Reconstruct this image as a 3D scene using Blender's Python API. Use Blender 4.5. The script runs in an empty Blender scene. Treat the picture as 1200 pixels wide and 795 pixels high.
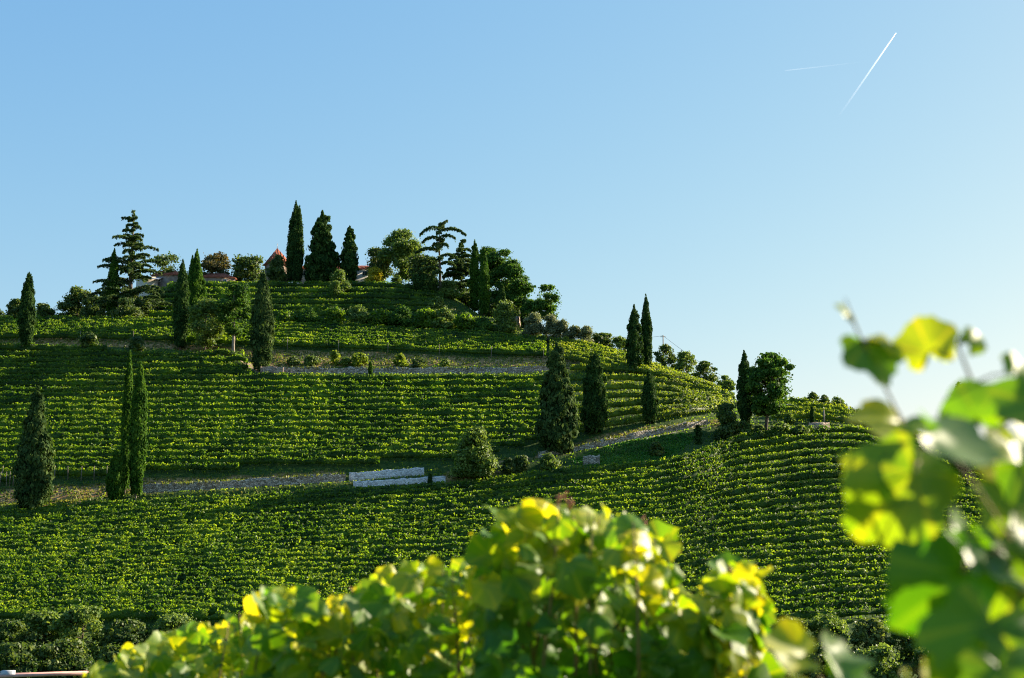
import bpy, math, random
import numpy as np
from mathutils import Vector

# ------------------------------------------------------------ camera, sky, sun, exposure
scene = bpy.context.scene
C = scene.collection
PITCH = math.radians(8.0)
ZC = 14.0                       # eye height above the valley floor's datum
FPX = 1650.0                    # focal length in photograph pixels (1200 wide)
cam = bpy.data.cameras.new('camera')
cam.sensor_width = 36.0
cam.lens = 36.0 * FPX / 1200.0
cam.clip_start = 0.05
cam.clip_end = 60000
cam.dof.use_dof = True
cam.dof.focus_distance = 240
cam.dof.aperture_fstop = 3.0
camo = bpy.data.objects.new('camera', cam)
C.objects.link(camo)
camo.location = (0, 0, ZC)
camo.rotation_euler = (math.radians(90) + PITCH, 0, 0)
scene.camera = camo

SUN_AZ, SUN_EL = math.radians(63), math.radians(24.5)   # azimuth clockwise from the view direction (+Y)
world = bpy.data.worlds.new('World')
scene.world = world
world.use_nodes = True
wn = world.node_tree
wn.nodes.clear()
sky = wn.nodes.new('ShaderNodeTexSky')
sky.sky_type = 'NISHITA'
sky.sun_disc = False
sky.sun_elevation = SUN_EL
sky.sun_rotation = SUN_AZ
sky.altitude = 200
sky.air_density = 1.0
sky.dust_density = 1.0
sky.ozone_density = 2.5
bg = wn.nodes.new('ShaderNodeBackground')
bg.inputs[1].default_value = 0.108
wo = wn.nodes.new('ShaderNodeOutputWorld')
# a pale, even late-afternoon blue: the sky's own colours with a softer gradient in green and blue
sep = wn.nodes.new('ShaderNodeSeparateColor'); com = wn.nodes.new('ShaderNodeCombineColor')
wn.links.new(sky.outputs[0], sep.inputs[0])
for ch, (g_, a_) in enumerate(((.94, .595), (.61, 1.0), (.22, 1.96))):
    p_ = wn.nodes.new('ShaderNodeMath'); p_.operation = 'POWER'; p_.inputs[1].default_value = g_
    m_ = wn.nodes.new('ShaderNodeMath'); m_.operation = 'MULTIPLY'; m_.inputs[1].default_value = a_
    wn.links.new(sep.outputs[ch], p_.inputs[0]); wn.links.new(p_.outputs[0], m_.inputs[0]); wn.links.new(m_.outputs[0], com.inputs[ch])
wn.links.new(com.outputs[0], bg.inputs[0])
wn.links.new(bg.outputs[0], wo.inputs[0])

sl = bpy.data.lights.new('sun', 'SUN')
sl.energy = 5.0
sl.angle = math.radians(0.5)
sl.color = (1.0, 0.86, 0.66)
so = bpy.data.objects.new('sun', sl)
C.objects.link(so)
sdir = Vector((math.sin(SUN_AZ) * math.cos(SUN_EL), math.cos(SUN_AZ) * math.cos(SUN_EL), math.sin(SUN_EL)))
so.rotation_euler = (-sdir).to_track_quat('-Z', 'Y').to_euler()
so.location = (60, 60, 120)

scene.view_settings.view_transform = 'Standard'
scene.view_settings.look = 'None'
scene.view_settings.gamma = 1
scene.view_settings.exposure = 1.52
scene.render.engine = 'CYCLES'
scene.cycles.use_denoising = True
scene.cycles.denoising_prefilter = 'NONE'
scene.cycles.filter_width = 1.1
scene.cycles.max_bounces = 6
scene.cycles.transparent_max_bounces = 6
scene.cycles.diffuse_bounces = 3
scene.cycles.caustics_reflective = False
scene.cycles.caustics_refractive = False

# ------------------------------------------------------------ helpers
cp, sp = math.cos(PITCH), math.sin(PITCH)

def ray(px, py):
    a = (np.asarray(px, float) - 600) / FPX
    b = (397.5 - np.asarray(py, float)) / FPX
    return a + 0 * b, cp - sp * b + 0 * a, sp + cp * b + 0 * a

def pt(px, py, Y):
    x, y, z = ray(px, py)
    k = Y / y
    return np.array([x * k, Y + 0 * k, ZC + z * k]).T

def tag(o, label=None, cat=None, group=None, kind=None):
    if label: o['label'] = label
    if cat: o['category'] = cat
    if group: o['group'] = group
    if kind: o['kind'] = kind
    return o

def empty(name, loc):
    o = bpy.data.objects.new(name, None)
    o.empty_display_size = 0.3
    C.objects.link(o)
    o.location = loc
    return o

class MB:
    """collects vertices and faces (quads and triangles) and a per-face tint"""
    def __init__(s):
        s.v = []; s.q = []; s.t = []; s.qv = []; s.tv = []; s.n = 0
    def add(s, v, q=None, t=None, tint=0.5):
        v = np.asarray(v, float).reshape(-1, 3)
        if q is not None and len(q):
            q = np.asarray(q, int); s.q.append(q + s.n)
            s.qv.append(np.broadcast_to(np.asarray(tint, float), (len(q),)))
        if t is not None and len(t):
            t = np.asarray(t, int); s.t.append(t + s.n)
            tt = np.asarray(tint, float)
            s.tv.append(np.broadcast_to(tt if tt.ndim == 0 or len(tt) == len(t) else tt.mean(), (len(t),)))
        s.v.append(v); s.n += len(v)
    def build(s, name, mats, parent=None, loc=None, smooth=False):
        v = np.concatenate(s.v).astype(np.float32)
        me = bpy.data.meshes.new(name)
        q = np.concatenate(s.q) if s.q else np.zeros((0, 4), int)
        t = np.concatenate(s.t) if s.t else np.zeros((0, 3), int)
        me.vertices.add(len(v)); me.vertices.foreach_set('co', v.ravel())
        nl = q.size + t.size
        me.loops.add(nl)
        me.loops.foreach_set('vertex_index', np.concatenate([q.ravel(), t.ravel()]).astype(np.int32))
        me.polygons.add(len(q) + len(t))
        st = np.concatenate([np.arange(len(q)) * 4, q.size + np.arange(len(t)) * 3]).astype(np.int32)
        me.polygons.foreach_set('loop_start', st)
        me.update(calc_edges=True)
        at = me.attributes.new('tint', 'FLOAT', 'FACE')
        at.data.foreach_set('value', np.concatenate(([*s.qv] or [np.zeros(0)]) + ([*s.tv] or [np.zeros(0)])).astype(np.float32))
        if smooth:
            me.polygons.foreach_set('use_smooth', np.ones(len(me.polygons), bool))
        for m in (mats if isinstance(mats, (list, tuple)) else [mats]):
            me.materials.append(m)
        me.validate()
        o = bpy.data.objects.new(name, me)
        C.objects.link(o)
        if parent: o.parent = parent
        if loc is not None: o.location = loc
        return o
    def box(s, cx, cy, cz, sx, sy, sz, rz=0.0, tint=0.5, taper=1.0):
        c, sn = math.cos(rz), math.sin(rz)
        vs = []
        for k, z in ((1, -1), (taper, 1)):
            for X, Y in ((-1, -1), (1, -1), (1, 1), (-1, 1)):
                x, y = X * sx / 2 * k, Y * sy / 2 * k
                vs.append((cx + x * c - y * sn, cy + x * sn + y * c, cz + z * sz / 2))
        s.add(vs, [(3, 2, 1, 0), (4, 5, 6, 7), (0, 1, 5, 4), (1, 2, 6, 5), (2, 3, 7, 6), (3, 0, 4, 7)], tint=tint)
    def tube(s, pts, rad, n=7, tint=0.5):
        pts = np.asarray(pts, float); m = len(pts)
        rad = np.broadcast_to(np.asarray(rad, float), (m,))
        d = np.gradient(pts, axis=0); d /= np.linalg.norm(d, axis=1)[:, None] + 1e-9
        ref = np.array([0, 0, 1.0]) if abs(d[:, 2]).mean() < .8 else np.array([1.0, 0, 0])
        a = np.cross(d, ref); a /= np.linalg.norm(a, axis=1)[:, None] + 1e-9
        b = np.cross(d, a)
        th = np.arange(n) / n * 2 * np.pi
        v = pts[:, None] + rad[:, None, None] * (np.cos(th)[None, :, None] * a[:, None] + np.sin(th)[None, :, None] * b[:, None])
        i = np.arange(m - 1)[:, None]; j = np.arange(n)[None]
        q = np.stack([i * n + j, i * n + (j + 1) % n, (i + 1) * n + (j + 1) % n, (i + 1) * n + j], -1).reshape(-1, 4)
        v = np.concatenate([v.reshape(-1, 3), pts[:1], pts[-1:]])
        jj = np.arange(n)
        t = np.concatenate([np.stack([np.full(n, m * n), (jj + 1) % n, jj], 1),
                            np.stack([np.full(n, m * n + 1), (m - 1) * n + jj, (m - 1) * n + (jj + 1) % n], 1)])
        s.add(v, q, t, tint=tint)

def nrm(v):
    return v / (np.linalg.norm(v, axis=-1, keepdims=True) + 1e-9)

def cards(mb, P, N, size, rng, aspect=1.3, up=None, tint=None, fold=0.12):
    """leaf-shaped diamonds at P facing N"""
    n = len(P)
    N = nrm(N)
    R = rng.normal(size=(n, 3)) if up is None else nrm(up)
    U = nrm(R - (R * N).sum(1)[:, None] * N)
    V = np.cross(N, U)
    sz = np.broadcast_to(np.asarray(size, float), (n,))[:, None]
    a = U * sz * aspect * .5; b = V * sz * .5
    f = N * sz * fold
    v = np.stack([P - a, P + b + f + a * .15, P + a, P - b + f + a * .15], 1)
    q = np.arange(n * 4).reshape(n, 4)
    if tint is None: tint = rng.random(n)
    mb.add(v.reshape(-1, 3), q, tint=tint)

# ------------------------------------------------------------ materials
def newmat(name):
    m = bpy.data.materials.new(name); m.use_nodes = True
    nt = m.node_tree; nt.nodes.clear()
    return m, nt

def N_(nt, t, **kw):
    n = nt.nodes.new(t)
    for k, v in kw.items(): setattr(n, k, v)
    return n

def ramp(nt, fac, stops):
    r = N_(nt, 'ShaderNodeValToRGB')
    e = r.color_ramp.elements
    while len(e) < len(stops): e.new(0.5)
    for el, (p, c) in zip(e, stops):
        el.position = p; el.color = (*c, 1)
    nt.links.new(fac, r.inputs[0])
    return r.outputs[0]

def leafmat(name, dark, mid, lit, trans, tw=0.45, rough=0.55, spec=0.3, nscale=0.25):
    """foliage: colour varies leaf by leaf and by clump, with light through the leaves"""
    m, nt = newmat(name); L = nt.links
    at = N_(nt, 'ShaderNodeAttribute', attribute_name='tint')
    tc = N_(nt, 'ShaderNodeTexCoord')
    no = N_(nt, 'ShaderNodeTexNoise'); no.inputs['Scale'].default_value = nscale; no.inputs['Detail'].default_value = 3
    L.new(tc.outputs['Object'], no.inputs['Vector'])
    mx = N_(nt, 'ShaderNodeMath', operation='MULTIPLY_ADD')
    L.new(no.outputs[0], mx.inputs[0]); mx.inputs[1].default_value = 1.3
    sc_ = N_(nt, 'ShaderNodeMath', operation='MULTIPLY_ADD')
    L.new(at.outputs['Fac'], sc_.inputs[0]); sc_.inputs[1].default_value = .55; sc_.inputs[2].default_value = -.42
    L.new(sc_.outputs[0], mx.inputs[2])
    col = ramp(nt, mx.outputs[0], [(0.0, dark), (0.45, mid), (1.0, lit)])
    pb = N_(nt, 'ShaderNodeBsdfPrincipled')
    L.new(col, pb.inputs['Base Color']); pb.inputs['Roughness'].default_value = rough
    pb.inputs['Specular IOR Level'].default_value = spec
    tr = N_(nt, 'ShaderNodeBsdfTranslucent')
    mc = N_(nt, 'ShaderNodeMix', data_type='RGBA', blend_type='MULTIPLY')
    mc.inputs[0].default_value = 1
    L.new(col, mc.inputs[6]); mc.inputs[7].default_value = (*trans, 1)
    L.new(mc.outputs[2], tr.inputs[0])
    mi = N_(nt, 'ShaderNodeMixShader'); mi.inputs[0].default_value = tw
    L.new(pb.outputs[0], mi.inputs[1]); L.new(tr.outputs[0], mi.inputs[2])
    out = N_(nt, 'ShaderNodeOutputMaterial'); L.new(mi.outputs[0], out.inputs[0])
    return m

def surfmat(name, stops, scale=1.0, rough=0.85, detail=6, bump=0.0, tex='noise', stretch=None, spec=0.2, tintamt=0.0):
    m, nt = newmat(name); L = nt.links
    tc = N_(nt, 'ShaderNodeTexCoord')
    vec = tc.outputs['Object']
    if stretch:
        mp = N_(nt, 'ShaderNodeMapping'); mp.inputs['Scale'].default_value = stretch
        L.new(vec, mp.inputs[0]); vec = mp.outputs[0]
    no = N_(nt, 'ShaderNodeTexNoise'); no.inputs['Scale'].default_value = scale; no.inputs['Detail'].default_value = detail
    L.new(vec, no.inputs['Vector'])
    fac = no.outputs[0]
    if tintamt:
        at = N_(nt, 'ShaderNodeAttribute', attribute_name='tint')
        mx = N_(nt, 'ShaderNodeMix', data_type='FLOAT'); mx.inputs[0].default_value = tintamt
        L.new(fac, mx.inputs[2]); L.new(at.outputs['Fac'], mx.inputs[3]); fac = mx.outputs[0]
    col = ramp(nt, fac, stops)
    pb = N_(nt, 'ShaderNodeBsdfPrincipled')
    L.new(col, pb.inputs['Base Color']); pb.inputs['Roughness'].default_value = rough
    pb.inputs['Specular IOR Level'].default_value = spec
    if bump:
        b = N_(nt, 'ShaderNodeBump'); b.inputs['Strength'].default_value = bump; b.inputs['Distance'].default_value = .1
        L.new(no.outputs[0], b.inputs['Height']); L.new(b.outputs[0], pb.inputs['Normal'])
    out = N_(nt, 'ShaderNodeOutputMaterial'); L.new(pb.outputs[0], out.inputs[0])
    return m

def stonemat(name, joint, stops, scale=2.2, bump=1.0):
    m, nt = newmat(name); L = nt.links
    tc = N_(nt, 'ShaderNodeTexCoord')
    mp = N_(nt, 'ShaderNodeMapping'); mp.inputs['Scale'].default_value = (1, 1, 1.6); L.new(tc.outputs['Object'], mp.inputs[0])
    vo = N_(nt, 'ShaderNodeTexVoronoi'); vo.inputs['Scale'].default_value = scale; L.new(mp.outputs[0], vo.inputs['Vector'])
    vd = N_(nt, 'ShaderNodeTexVoronoi', feature='DISTANCE_TO_EDGE'); vd.inputs['Scale'].default_value = scale; L.new(mp.outputs[0], vd.inputs['Vector'])
    sx = N_(nt, 'ShaderNodeSeparateColor'); L.new(vo.outputs['Color'], sx.inputs[0])
    c = ramp(nt, sx.outputs[0], stops)
    j = ramp(nt, vd.outputs['Distance'], [(0.02, (0, 0, 0)), (0.1, (1, 1, 1))])
    mx = N_(nt, 'ShaderNodeMix', data_type='RGBA'); L.new(j, mx.inputs[0]); mx.inputs[6].default_value = (*joint, 1); L.new(c, mx.inputs[7])
    pb = N_(nt, 'ShaderNodeBsdfPrincipled'); L.new(mx.outputs[2], pb.inputs['Base Color']); pb.inputs['Roughness'].default_value = .9
    b = N_(nt, 'ShaderNodeBump'); b.inputs['Strength'].default_value = bump; b.inputs['Distance'].default_value = .15
    L.new(vd.outputs['Distance'], b.inputs['Height']); L.new(b.outputs[0], pb.inputs['Normal'])
    out = N_(nt, 'ShaderNodeOutputMaterial'); L.new(pb.outputs[0], out.inputs[0])
    return m

M = {}
M['vine'] = leafmat('vine_leaves', (.012, .045, .006), (.065, .135, .014), (.205, .28, .03), (2.9, 2.65, .75), .48, nscale=.35)
M['vine_bright'] = leafmat('bright_vine_leaves', (.03, .07, .01), (.12, .19, .018), (.28, .32, .04), (2.4, 2.2, .9), .45, nscale=.35)  # lighter vine copy; puts the sunlight of the right slopes into the colour
M['cypress'] = leafmat('cypress_foliage', (.008, .030, .010), (.030, .068, .016), (.085, .14, .030), (1.6, 1.7, .8), .25, .8, .05, .5)
M['cypress_bright'] = leafmat('bright_cypress_foliage', (.012, .04, .008), (.04, .10, .012), (.11, .19, .025), (2, 2, .8), .3, .8, .05, .5)
M['cypress_brown'] = leafmat('weathered_cypress_foliage', (.014, .036, .012), (.04, .078, .022), (.13, .18, .05), (1.6, 1.6, .8), .25, .8, .05, .4)
M['pine'] = leafmat('pine_needles', (.014, .045, .010), (.045, .11, .018), (.13, .22, .03), (1.9, 1.9, .8), .3, .7, .15, .5)
M['cedar'] = leafmat('cedar_needles', (.02, .05, .02), (.06, .11, .035), (.14, .19, .06), (1.6, 1.6, .9), .25, .7, .15, .5)
M['broad'] = leafmat('broad_leaves', (.014, .045, .012), (.055, .10, .02), (.15, .19, .04), (2.0, 1.9, .9), .35, nscale=.5)
M['pale'] = leafmat('pale_leaves', (.035, .065, .02), (.10, .17, .03), (.24, .31, .06), (1.8, 1.7, .9), .38, nscale=.5)
M['olive'] = leafmat('grey_green_leaves', (.05, .07, .04), (.14, .17, .08), (.26, .28, .14), (1.6, 1.6, 1.0), .35, nscale=.6)
M['scrub'] = leafmat('scrub_leaves', (.03, .055, .015), (.10, .14, .035), (.22, .25, .07), (1.9, 1.9, .8), .35, nscale=.6)
M['yellow'] = leafmat('yellow_leaves', (.16, .17, .01), (.38, .36, .02), (.55, .48, .04), (1.5, 1.3, .6), .4, nscale=.6)
M['autumn'] = leafmat('rusty_leaves', (.04, .045, .015), (.07, .085, .03), (.17, .12, .04), (1.8, 1.5, .8), .35, nscale=.6)
M['grassm'] = leafmat('grass_blades', (.03, .07, .012), (.10, .14, .025), (.24, .22, .06), (1.8, 1.7, .8), .35, nscale=.15)
M['lawn'] = leafmat('lawn_blades', (.015, .07, .010), (.035, .15, .015), (.14, .22, .03), (1.5, 1.8, .8), .35, nscale=.15)
M['bark'] = surfmat('bark', [(.3, (.05, .038, .028)), (.7, (.17, .13, .10))], 3, .95, bump=.6, stretch=(1, 1, .3))
M['palebark'] = surfmat('pale_bark', [(.3, (.14, .11, .08)), (.7, (.38, .33, .27))], 3, .95, bump=.4, stretch=(1, 1, .4))
M['cane'] = surfmat('vine_cane', [(.3, (.10, .09, .03)), (.7, (.26, .17, .07))], 8, .7)
M['tip'] = surfmat('shoot_tip', [(.3, (.30, .10, .05)), (.7, (.50, .22, .10))], 8, .6)
M['stone'] = stonemat('dry_stone', (.05, .045, .03), [(0, (.18, .15, .10)), (.5, (.38, .33, .25)), (1, (.62, .55, .44))], 3.0)
M['white_stone'] = stonemat('whitewashed_stone', (.30, .30, .29), [(0, (.34, .33, .31)), (.25, (.68, .67, .65)), (1, (.84, .83, .80))], 3.4, .8)
M['warm_stone'] = stonemat('warm_stone', (.12, .08, .05), [(0, (.28, .2, .14)), (.5, (.45, .33, .24)), (1, (.58, .47, .36))], 2.6)
M['tile'] = surfmat('red_roof_tiles', [(.3, (.17, .05, .03)), (.55, (.33, .105, .06)), (.8, (.44, .19, .12))], 2.5, .85, tintamt=.5)
M['plaster'] = surfmat('cream_plaster', [(.3, (.42, .36, .27)), (.7, (.62, .56, .46))], 1.5, .9)
M['paleplaster'] = surfmat('pale_plaster', [(.3, (.55, .52, .48)), (.7, (.76, .74, .70))], 1.5, .9)
M['oldwall'] = surfmat('weathered_wall', [(.3, (.18, .13, .10)), (.7, (.34, .27, .21))], 1.6, .95)
M['whitepaint'] = surfmat('white_paint', [(.3, (.70, .70, .68)), (.7, (.82, .82, .80))], 3, .6)
M['metalroof'] = surfmat('grey_blue_sheet_roof', [(.3, (.22, .26, .32)), (.7, (.40, .45, .52))], 3, .35, spec=.5)
M['wood'] = surfmat('weathered_wood', [(.3, (.16, .13, .10)), (.7, (.36, .31, .25))], 4, .9, stretch=(1, 1, .2))
M['pinkwood'] = surfmat('pinkish_painted_beam', [(.3, (.46, .24, .20)), (.7, (.62, .36, .30))], 2, .7)
M['grey'] = surfmat('galvanised_metal', [(.3, (.30, .32, .34)), (.7, (.50, .52, .54))], 4, .4, spec=.5)
M['wire'] = surfmat('dark_cable', [(.3, (.05, .05, .05)), (.7, (.12, .12, .12))], 1, .6)
def glassmat():
    m, nt = newmat('window_glass')
    pb = N_(nt, 'ShaderNodeBsdfPrincipled'); pb.inputs['Base Color'].default_value = (.03, .05, .06, 1); pb.inputs['Roughness'].default_value = .08
    out = N_(nt, 'ShaderNodeOutputMaterial'); nt.links.new(pb.outputs[0], out.inputs[0]); return m
M['glass'] = glassmat()

def groundmat():
    m, nt = newmat('hill_ground'); L = nt.links
    tc = N_(nt, 'ShaderNodeTexCoord')
    n1 = N_(nt, 'ShaderNodeTexNoise'); n1.inputs['Scale'].default_value = .12; n1.inputs['Detail'].default_value = 8
    n2 = N_(nt, 'ShaderNodeTexNoise'); n2.inputs['Scale'].default_value = 1.4; n2.inputs['Detail'].default_value = 6
    for n in (n1, n2): L.new(tc.outputs['Object'], n.inputs['Vector'])
    g = ramp(nt, n2.outputs[0], [(.3, (.018, .045, .010)), (.55, (.045, .08, .016)), (.8, (.11, .12, .03))])
    s = ramp(nt, n2.outputs[0], [(.3, (.16, .09, .035)), (.55, (.34, .21, .085)), (.8, (.50, .35, .16))])
    at = N_(nt, 'ShaderNodeAttribute', attribute_name='soil')
    ad = N_(nt, 'ShaderNodeMath', operation='MULTIPLY_ADD'); L.new(n1.outputs[0], ad.inputs[0]); ad.inputs[1].default_value = .9; 
    L.new(at.outputs['Fac'], ad.inputs[2])
    f = ramp(nt, ad.outputs[0], [(.62, (0, 0, 0)), (1.0, (1, 1, 1))])
    mx = N_(nt, 'ShaderNodeMix', data_type='RGBA'); L.new(f, mx.inputs[0]); L.new(g, mx.inputs[6]); L.new(s, mx.inputs[7])
    pb = N_(nt, 'ShaderNodeBsdfPrincipled'); L.new(mx.outputs[2], pb.inputs['Base Color']); pb.inputs['Roughness'].default_value = .95
    pb.inputs['Specular IOR Level'].default_value = .1
    b = N_(nt, 'ShaderNodeBump'); b.inputs['Strength'].default_value = .8; b.inputs['Distance'].default_value = .25
    L.new(n2.outputs[0], b.inputs['Height']); L.new(b.outputs[0], pb.inputs['Normal'])
    out = N_(nt, 'ShaderNodeOutputMaterial'); L.new(pb.outputs[0], out.inputs[0])
    return m
M['ground'] = groundmat()
M['dirt'] = surfmat('dirt_track', [(.3, (.17, .125, .075)), (.55, (.30, .23, .15)), (.8, (.40, .33, .23))], 1.2, .95, bump=.4)

# ------------------------------------------------------------ terrain: one hill, a smooth surface through surveyed points
cols = {
 -150: [(740, 168), (600, 210), (580, 215), (430, 266), (412, 272), (400, 280), (375, 298)],
 0: [(735, 168), (592, 210), (568, 217), (428, 267), (412, 272), (399, 281), (374, 298)],
 120: [(735, 168), (582, 212), (562, 218), (430, 267), (408, 277), (399, 281), (374, 299)],
 200: [(735, 168), (576, 214), (556, 219), (436, 267), (410, 278), (400, 282), (376, 299), (368, 304), (331, 329)],
 330: [(735, 168), (570, 216), (552, 220), (440, 267), (424, 274), (408, 281), (378, 299), (368, 304), (330, 329)],
 430: [(735, 168), (566, 217), (547, 222), (440, 266), (425, 273), (411, 280), (380, 298), (369, 304), (330, 328)],
 520: [(733, 169), (560, 219), (542, 224), (440, 265), (426, 272), (413, 279), (386, 295), (374, 302), (340, 322)],
 600: [(730, 170), (548, 222), (534, 226), (440, 264), (428, 270), (418, 275), (395, 290), (378, 303)],
 650: [(729, 170), (552, 219), (530, 227), (440, 263), (426, 270), (408, 281), (396, 294)],
 700: [(728, 171), (551, 217), (524, 227), (504, 233), (440, 262), (422, 272), (406, 292)],
 760: [(727, 171), (545, 218), (513, 230), (498, 235), (442, 261), (428, 288)],
 830: [(726, 172), (532, 222), (499, 236), (489, 241), (468, 258), (457, 281)],
 868: [(725, 172), (521, 226), (497, 238), (482, 249), (472, 270)],
 930: [(724, 173), (508, 232), (497, 241), (474, 262)],
 1000: [(720, 175), (600, 206), (507, 236), (487, 255)],
 1050: [(715, 178), (600, 209), (520, 237), (506, 248)],
 1130: [(706, 182), (600, 213), (538, 232), (519, 242)],
 1200: [(692, 187), (620, 208), (556, 227), (536, 238)],
 1320: [(690, 192), (600, 216), (570, 232)],
}
ctrl = []
for px, lst in cols.items():
    for py, Y in lst: ctrl.append(pt(px, py, Y))
    a, b = pt(px, *lst[0]), pt(px, *lst[1])
    if px <= 700: ctrl += [a * .67 + b * .33, a * .33 + b * .67]
    sk = pt(px, *lst[-1])
    if px < 180:
        ctrl += [sk + (0, 18, .4), sk + (0, 45, -1), sk + (0, 100, -14)]
    elif px < 540:
        ctrl += [sk + (0, 15, .3), sk + (0, 40, -.5), sk + (0, 85, -16)]
    else:
        ctrl += [sk + (0, 12, -2), sk + (0, 35, -8), sk + (0, 80, -22)]
for x in (-220, -120, -60, 0, 60, 120, 220):
    ctrl += [np.array((x, 158, ZC - 12)), np.array((x, 100, ZC - 13)), np.array((x, 40, ZC - 8)), np.array((x, 8, ZC - 2.4)), np.array((x, -25, ZC + .5))]
ctrl += [np.array((-220, 215, ZC + 8.)), np.array((-220, 300, ZC + 44.)), np.array((220, 215, ZC - 8.)), np.array((220, 300, ZC - 10.)),
         np.array((150, 300, ZC + 0.)), np.array((150, 240, ZC + 3.)), np.array((0, 420, ZC + 10.)), np.array((-220, 420, ZC + 20.)), np.array((220, 420, ZC - 12.))]
ctrl = np.array(ctrl)
SC = 100.0
def tps(r2):
    return np.where(r2 > 1e-12, .5 * r2 * np.log(np.maximum(r2, 1e-12)), 0)
A_ = ctrl[:, :2] / SC
r2 = ((A_[:, None] - A_[None]) ** 2).sum(-1)
n_ = len(A_)
K = tps(r2) + np.eye(n_) * 1e-4
P_ = np.concatenate([np.ones((n_, 1)), A_], 1)
sol = np.linalg.solve(np.block([[K, P_], [P_.T, np.zeros((3, 3))]]), np.concatenate([ctrl[:, 2], np.zeros(3)]))

def axis(a, b, step, far, near=None):
    ax = list(np.arange(a, b + .01, step))
    s = step; x = ax[-1]
    while x < far: s *= 1.35; x += s; ax.append(x)
    s = step; x = ax[0]; lo = []
    while x > -far: s *= 1.35; x -= s; lo.append(x)
    return np.array(lo[::-1] + ax)
AX = axis(-118, 118, .9, 9000)
ay_ = list(np.arange(-30, 140, 5.)) + list(np.arange(140, 352, .9))
s_, y_ = .9, ay_[-1]
while y_ < 9000: s_ *= 1.3; y_ += s_; ay_.append(y_)
s_, y_, lo_ = 5., -30., []
while y_ > -9000: s_ *= 1.4; y_ -= s_; lo_.append(y_)
AY = np.array(lo_[::-1] + ay_)
GX, GY = np.meshgrid(AX, AY)
def Hsmooth(x, y):
    x = np.asarray(x, float); y = np.asarray(y, float)
    sh = np.broadcast(x, y).shape
    x = np.broadcast_to(x, sh).ravel(); y = np.broadcast_to(y, sh).ravel()
    cx = np.clip(x, -220, 220); cy = np.clip(y, -25, 420)
    out = np.empty(len(x))
    for i in range(0, len(x), 20000):
        q = np.stack([cx[i:i + 20000], cy[i:i + 20000]], 1) / SC
        rr = ((q[:, None] - A_[None]) ** 2).sum(-1)
        out[i:i + 20000] = tps(rr) @ sol[:n_] + sol[n_] + q @ sol[n_ + 1:]
    d = np.hypot(x - cx, y - cy)
    w = np.clip(d / 350, 0, 1); w = w * w * (3 - 2 * w)
    return (out * (1 - w) + (ZC - 16) * w).reshape(sh)
HZ = Hsmooth(GX, GY)
# the crest: nothing behind it stands higher than the crest itself
_sk = sorted((px, *l[-1]) for px, l in cols.items())
_skP = np.array([pt(p, y, Y) for p, y, Y in _sk])
_px = 600 + FPX * cp * GX / np.maximum(GY, 1) * 1.0
_e = np.array([(q[2] - ZC) / q[1] for q in _skP]); _r = np.array([q[0] / q[1] for q in _skP])
_elev = np.interp(GX / np.maximum(GY, 1), _r, _e); _ys = np.interp(GX / np.maximum(GY, 1), _r, _skP[:, 1])
_lim = ZC + np.minimum(GY, _ys + 2) * _elev
_m = (GY > 150) & (GY < 430) & (np.abs(GX / np.maximum(GY, 1)) < .5)
_k = .35
HZ = np.where(_m, -_k * np.logaddexp(-HZ / _k, -_lim / _k), HZ)
rs = np.random.RandomState(3)
def lumps(x, y):
    return .12 * np.sin(x * .31 + 1.3 * np.sin(y * .17)) + .10 * np.sin(y * .43 + x * .21) + .06 * np.sin(x * .9 + y * .7)
HZ += lumps(GX, GY) * np.clip((GY - 60) / 60, 0, 1) * .7 * (np.hypot(GX, GY - 200) < 500)

def H(x, y):
    x = np.asarray(x, float); y = np.asarray(y, float)
    i = np.clip(np.searchsorted(AX, x) - 1, 0, len(AX) - 2); j = np.clip(np.searchsorted(AY, y) - 1, 0, len(AY) - 2)
    u = (x - AX[i]) / (AX[i + 1] - AX[i]); v = (y - AY[j]) / (AY[j + 1] - AY[j])
    return (HZ[j, i] * (1 - u) * (1 - v) + HZ[j, i + 1] * u * (1 - v) + HZ[j + 1, i] * (1 - u) * v + HZ[j + 1, i + 1] * u * v)

def cast(px, py, y0=150., y1=345.):
    """where the line of sight meets the hill: (n,3), nan if it does not"""
    px, py = np.broadcast_arrays(np.atleast_1d(np.asarray(px, float)), np.atleast_1d(np.asarray(py, float)))
    rx, ry, rz = ray(px, py)
    Ys = np.arange(y0, y1, .5)
    k = Ys[None] / ry[:, None]
    X = rx[:, None] * k; Z = ZC + rz[:, None] * k
    g = H(X, np.broadcast_to(Ys[None], X.shape)) - Z
    hit = g > 0
    f = hit.argmax(1); ok = hit.any(1) & (f > 0)
    f = np.clip(f, 1, None)
    a = g[np.arange(len(f)), f - 1]; b = g[np.arange(len(f)), f]
    t = np.where(ok, -a / (b - a + 1e-12), 0)
    Y = Ys[f - 1] + t * .5
    kk = Y / ry
    out = np.stack([rx * kk, Y, ZC + rz * kk], 1)
    out[~ok] = np.nan
    return out

def resample(P, step):
    P = np.asarray(P, float)
    P = P[~np.isnan(P).any(1)]
    if len(P) < 2: return P
    d = np.concatenate([[0], np.cumsum(np.linalg.norm(np.diff(P, axis=0), axis=1))])
    n = max(2, int(d[-1] / step) + 1)
    s = np.linspace(0, d[-1], n)
    return np.stack([np.interp(s, d, P[:, k]) for k in range(P.shape[1])], 1)

def imgline(pts_, step=4):
    pts_ = np.array(pts_, float)
    xs = np.arange(pts_[0, 0], pts_[-1, 0] + .1, step)
    ys = np.interp(xs, pts_[:, 0], pts_[:, 1])
    if len(ys) > 9:
        k = np.ones(5) / 5; ys = np.convolve(np.pad(ys, 2, 'edge'), k, 'valid')
    return xs, ys

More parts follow.
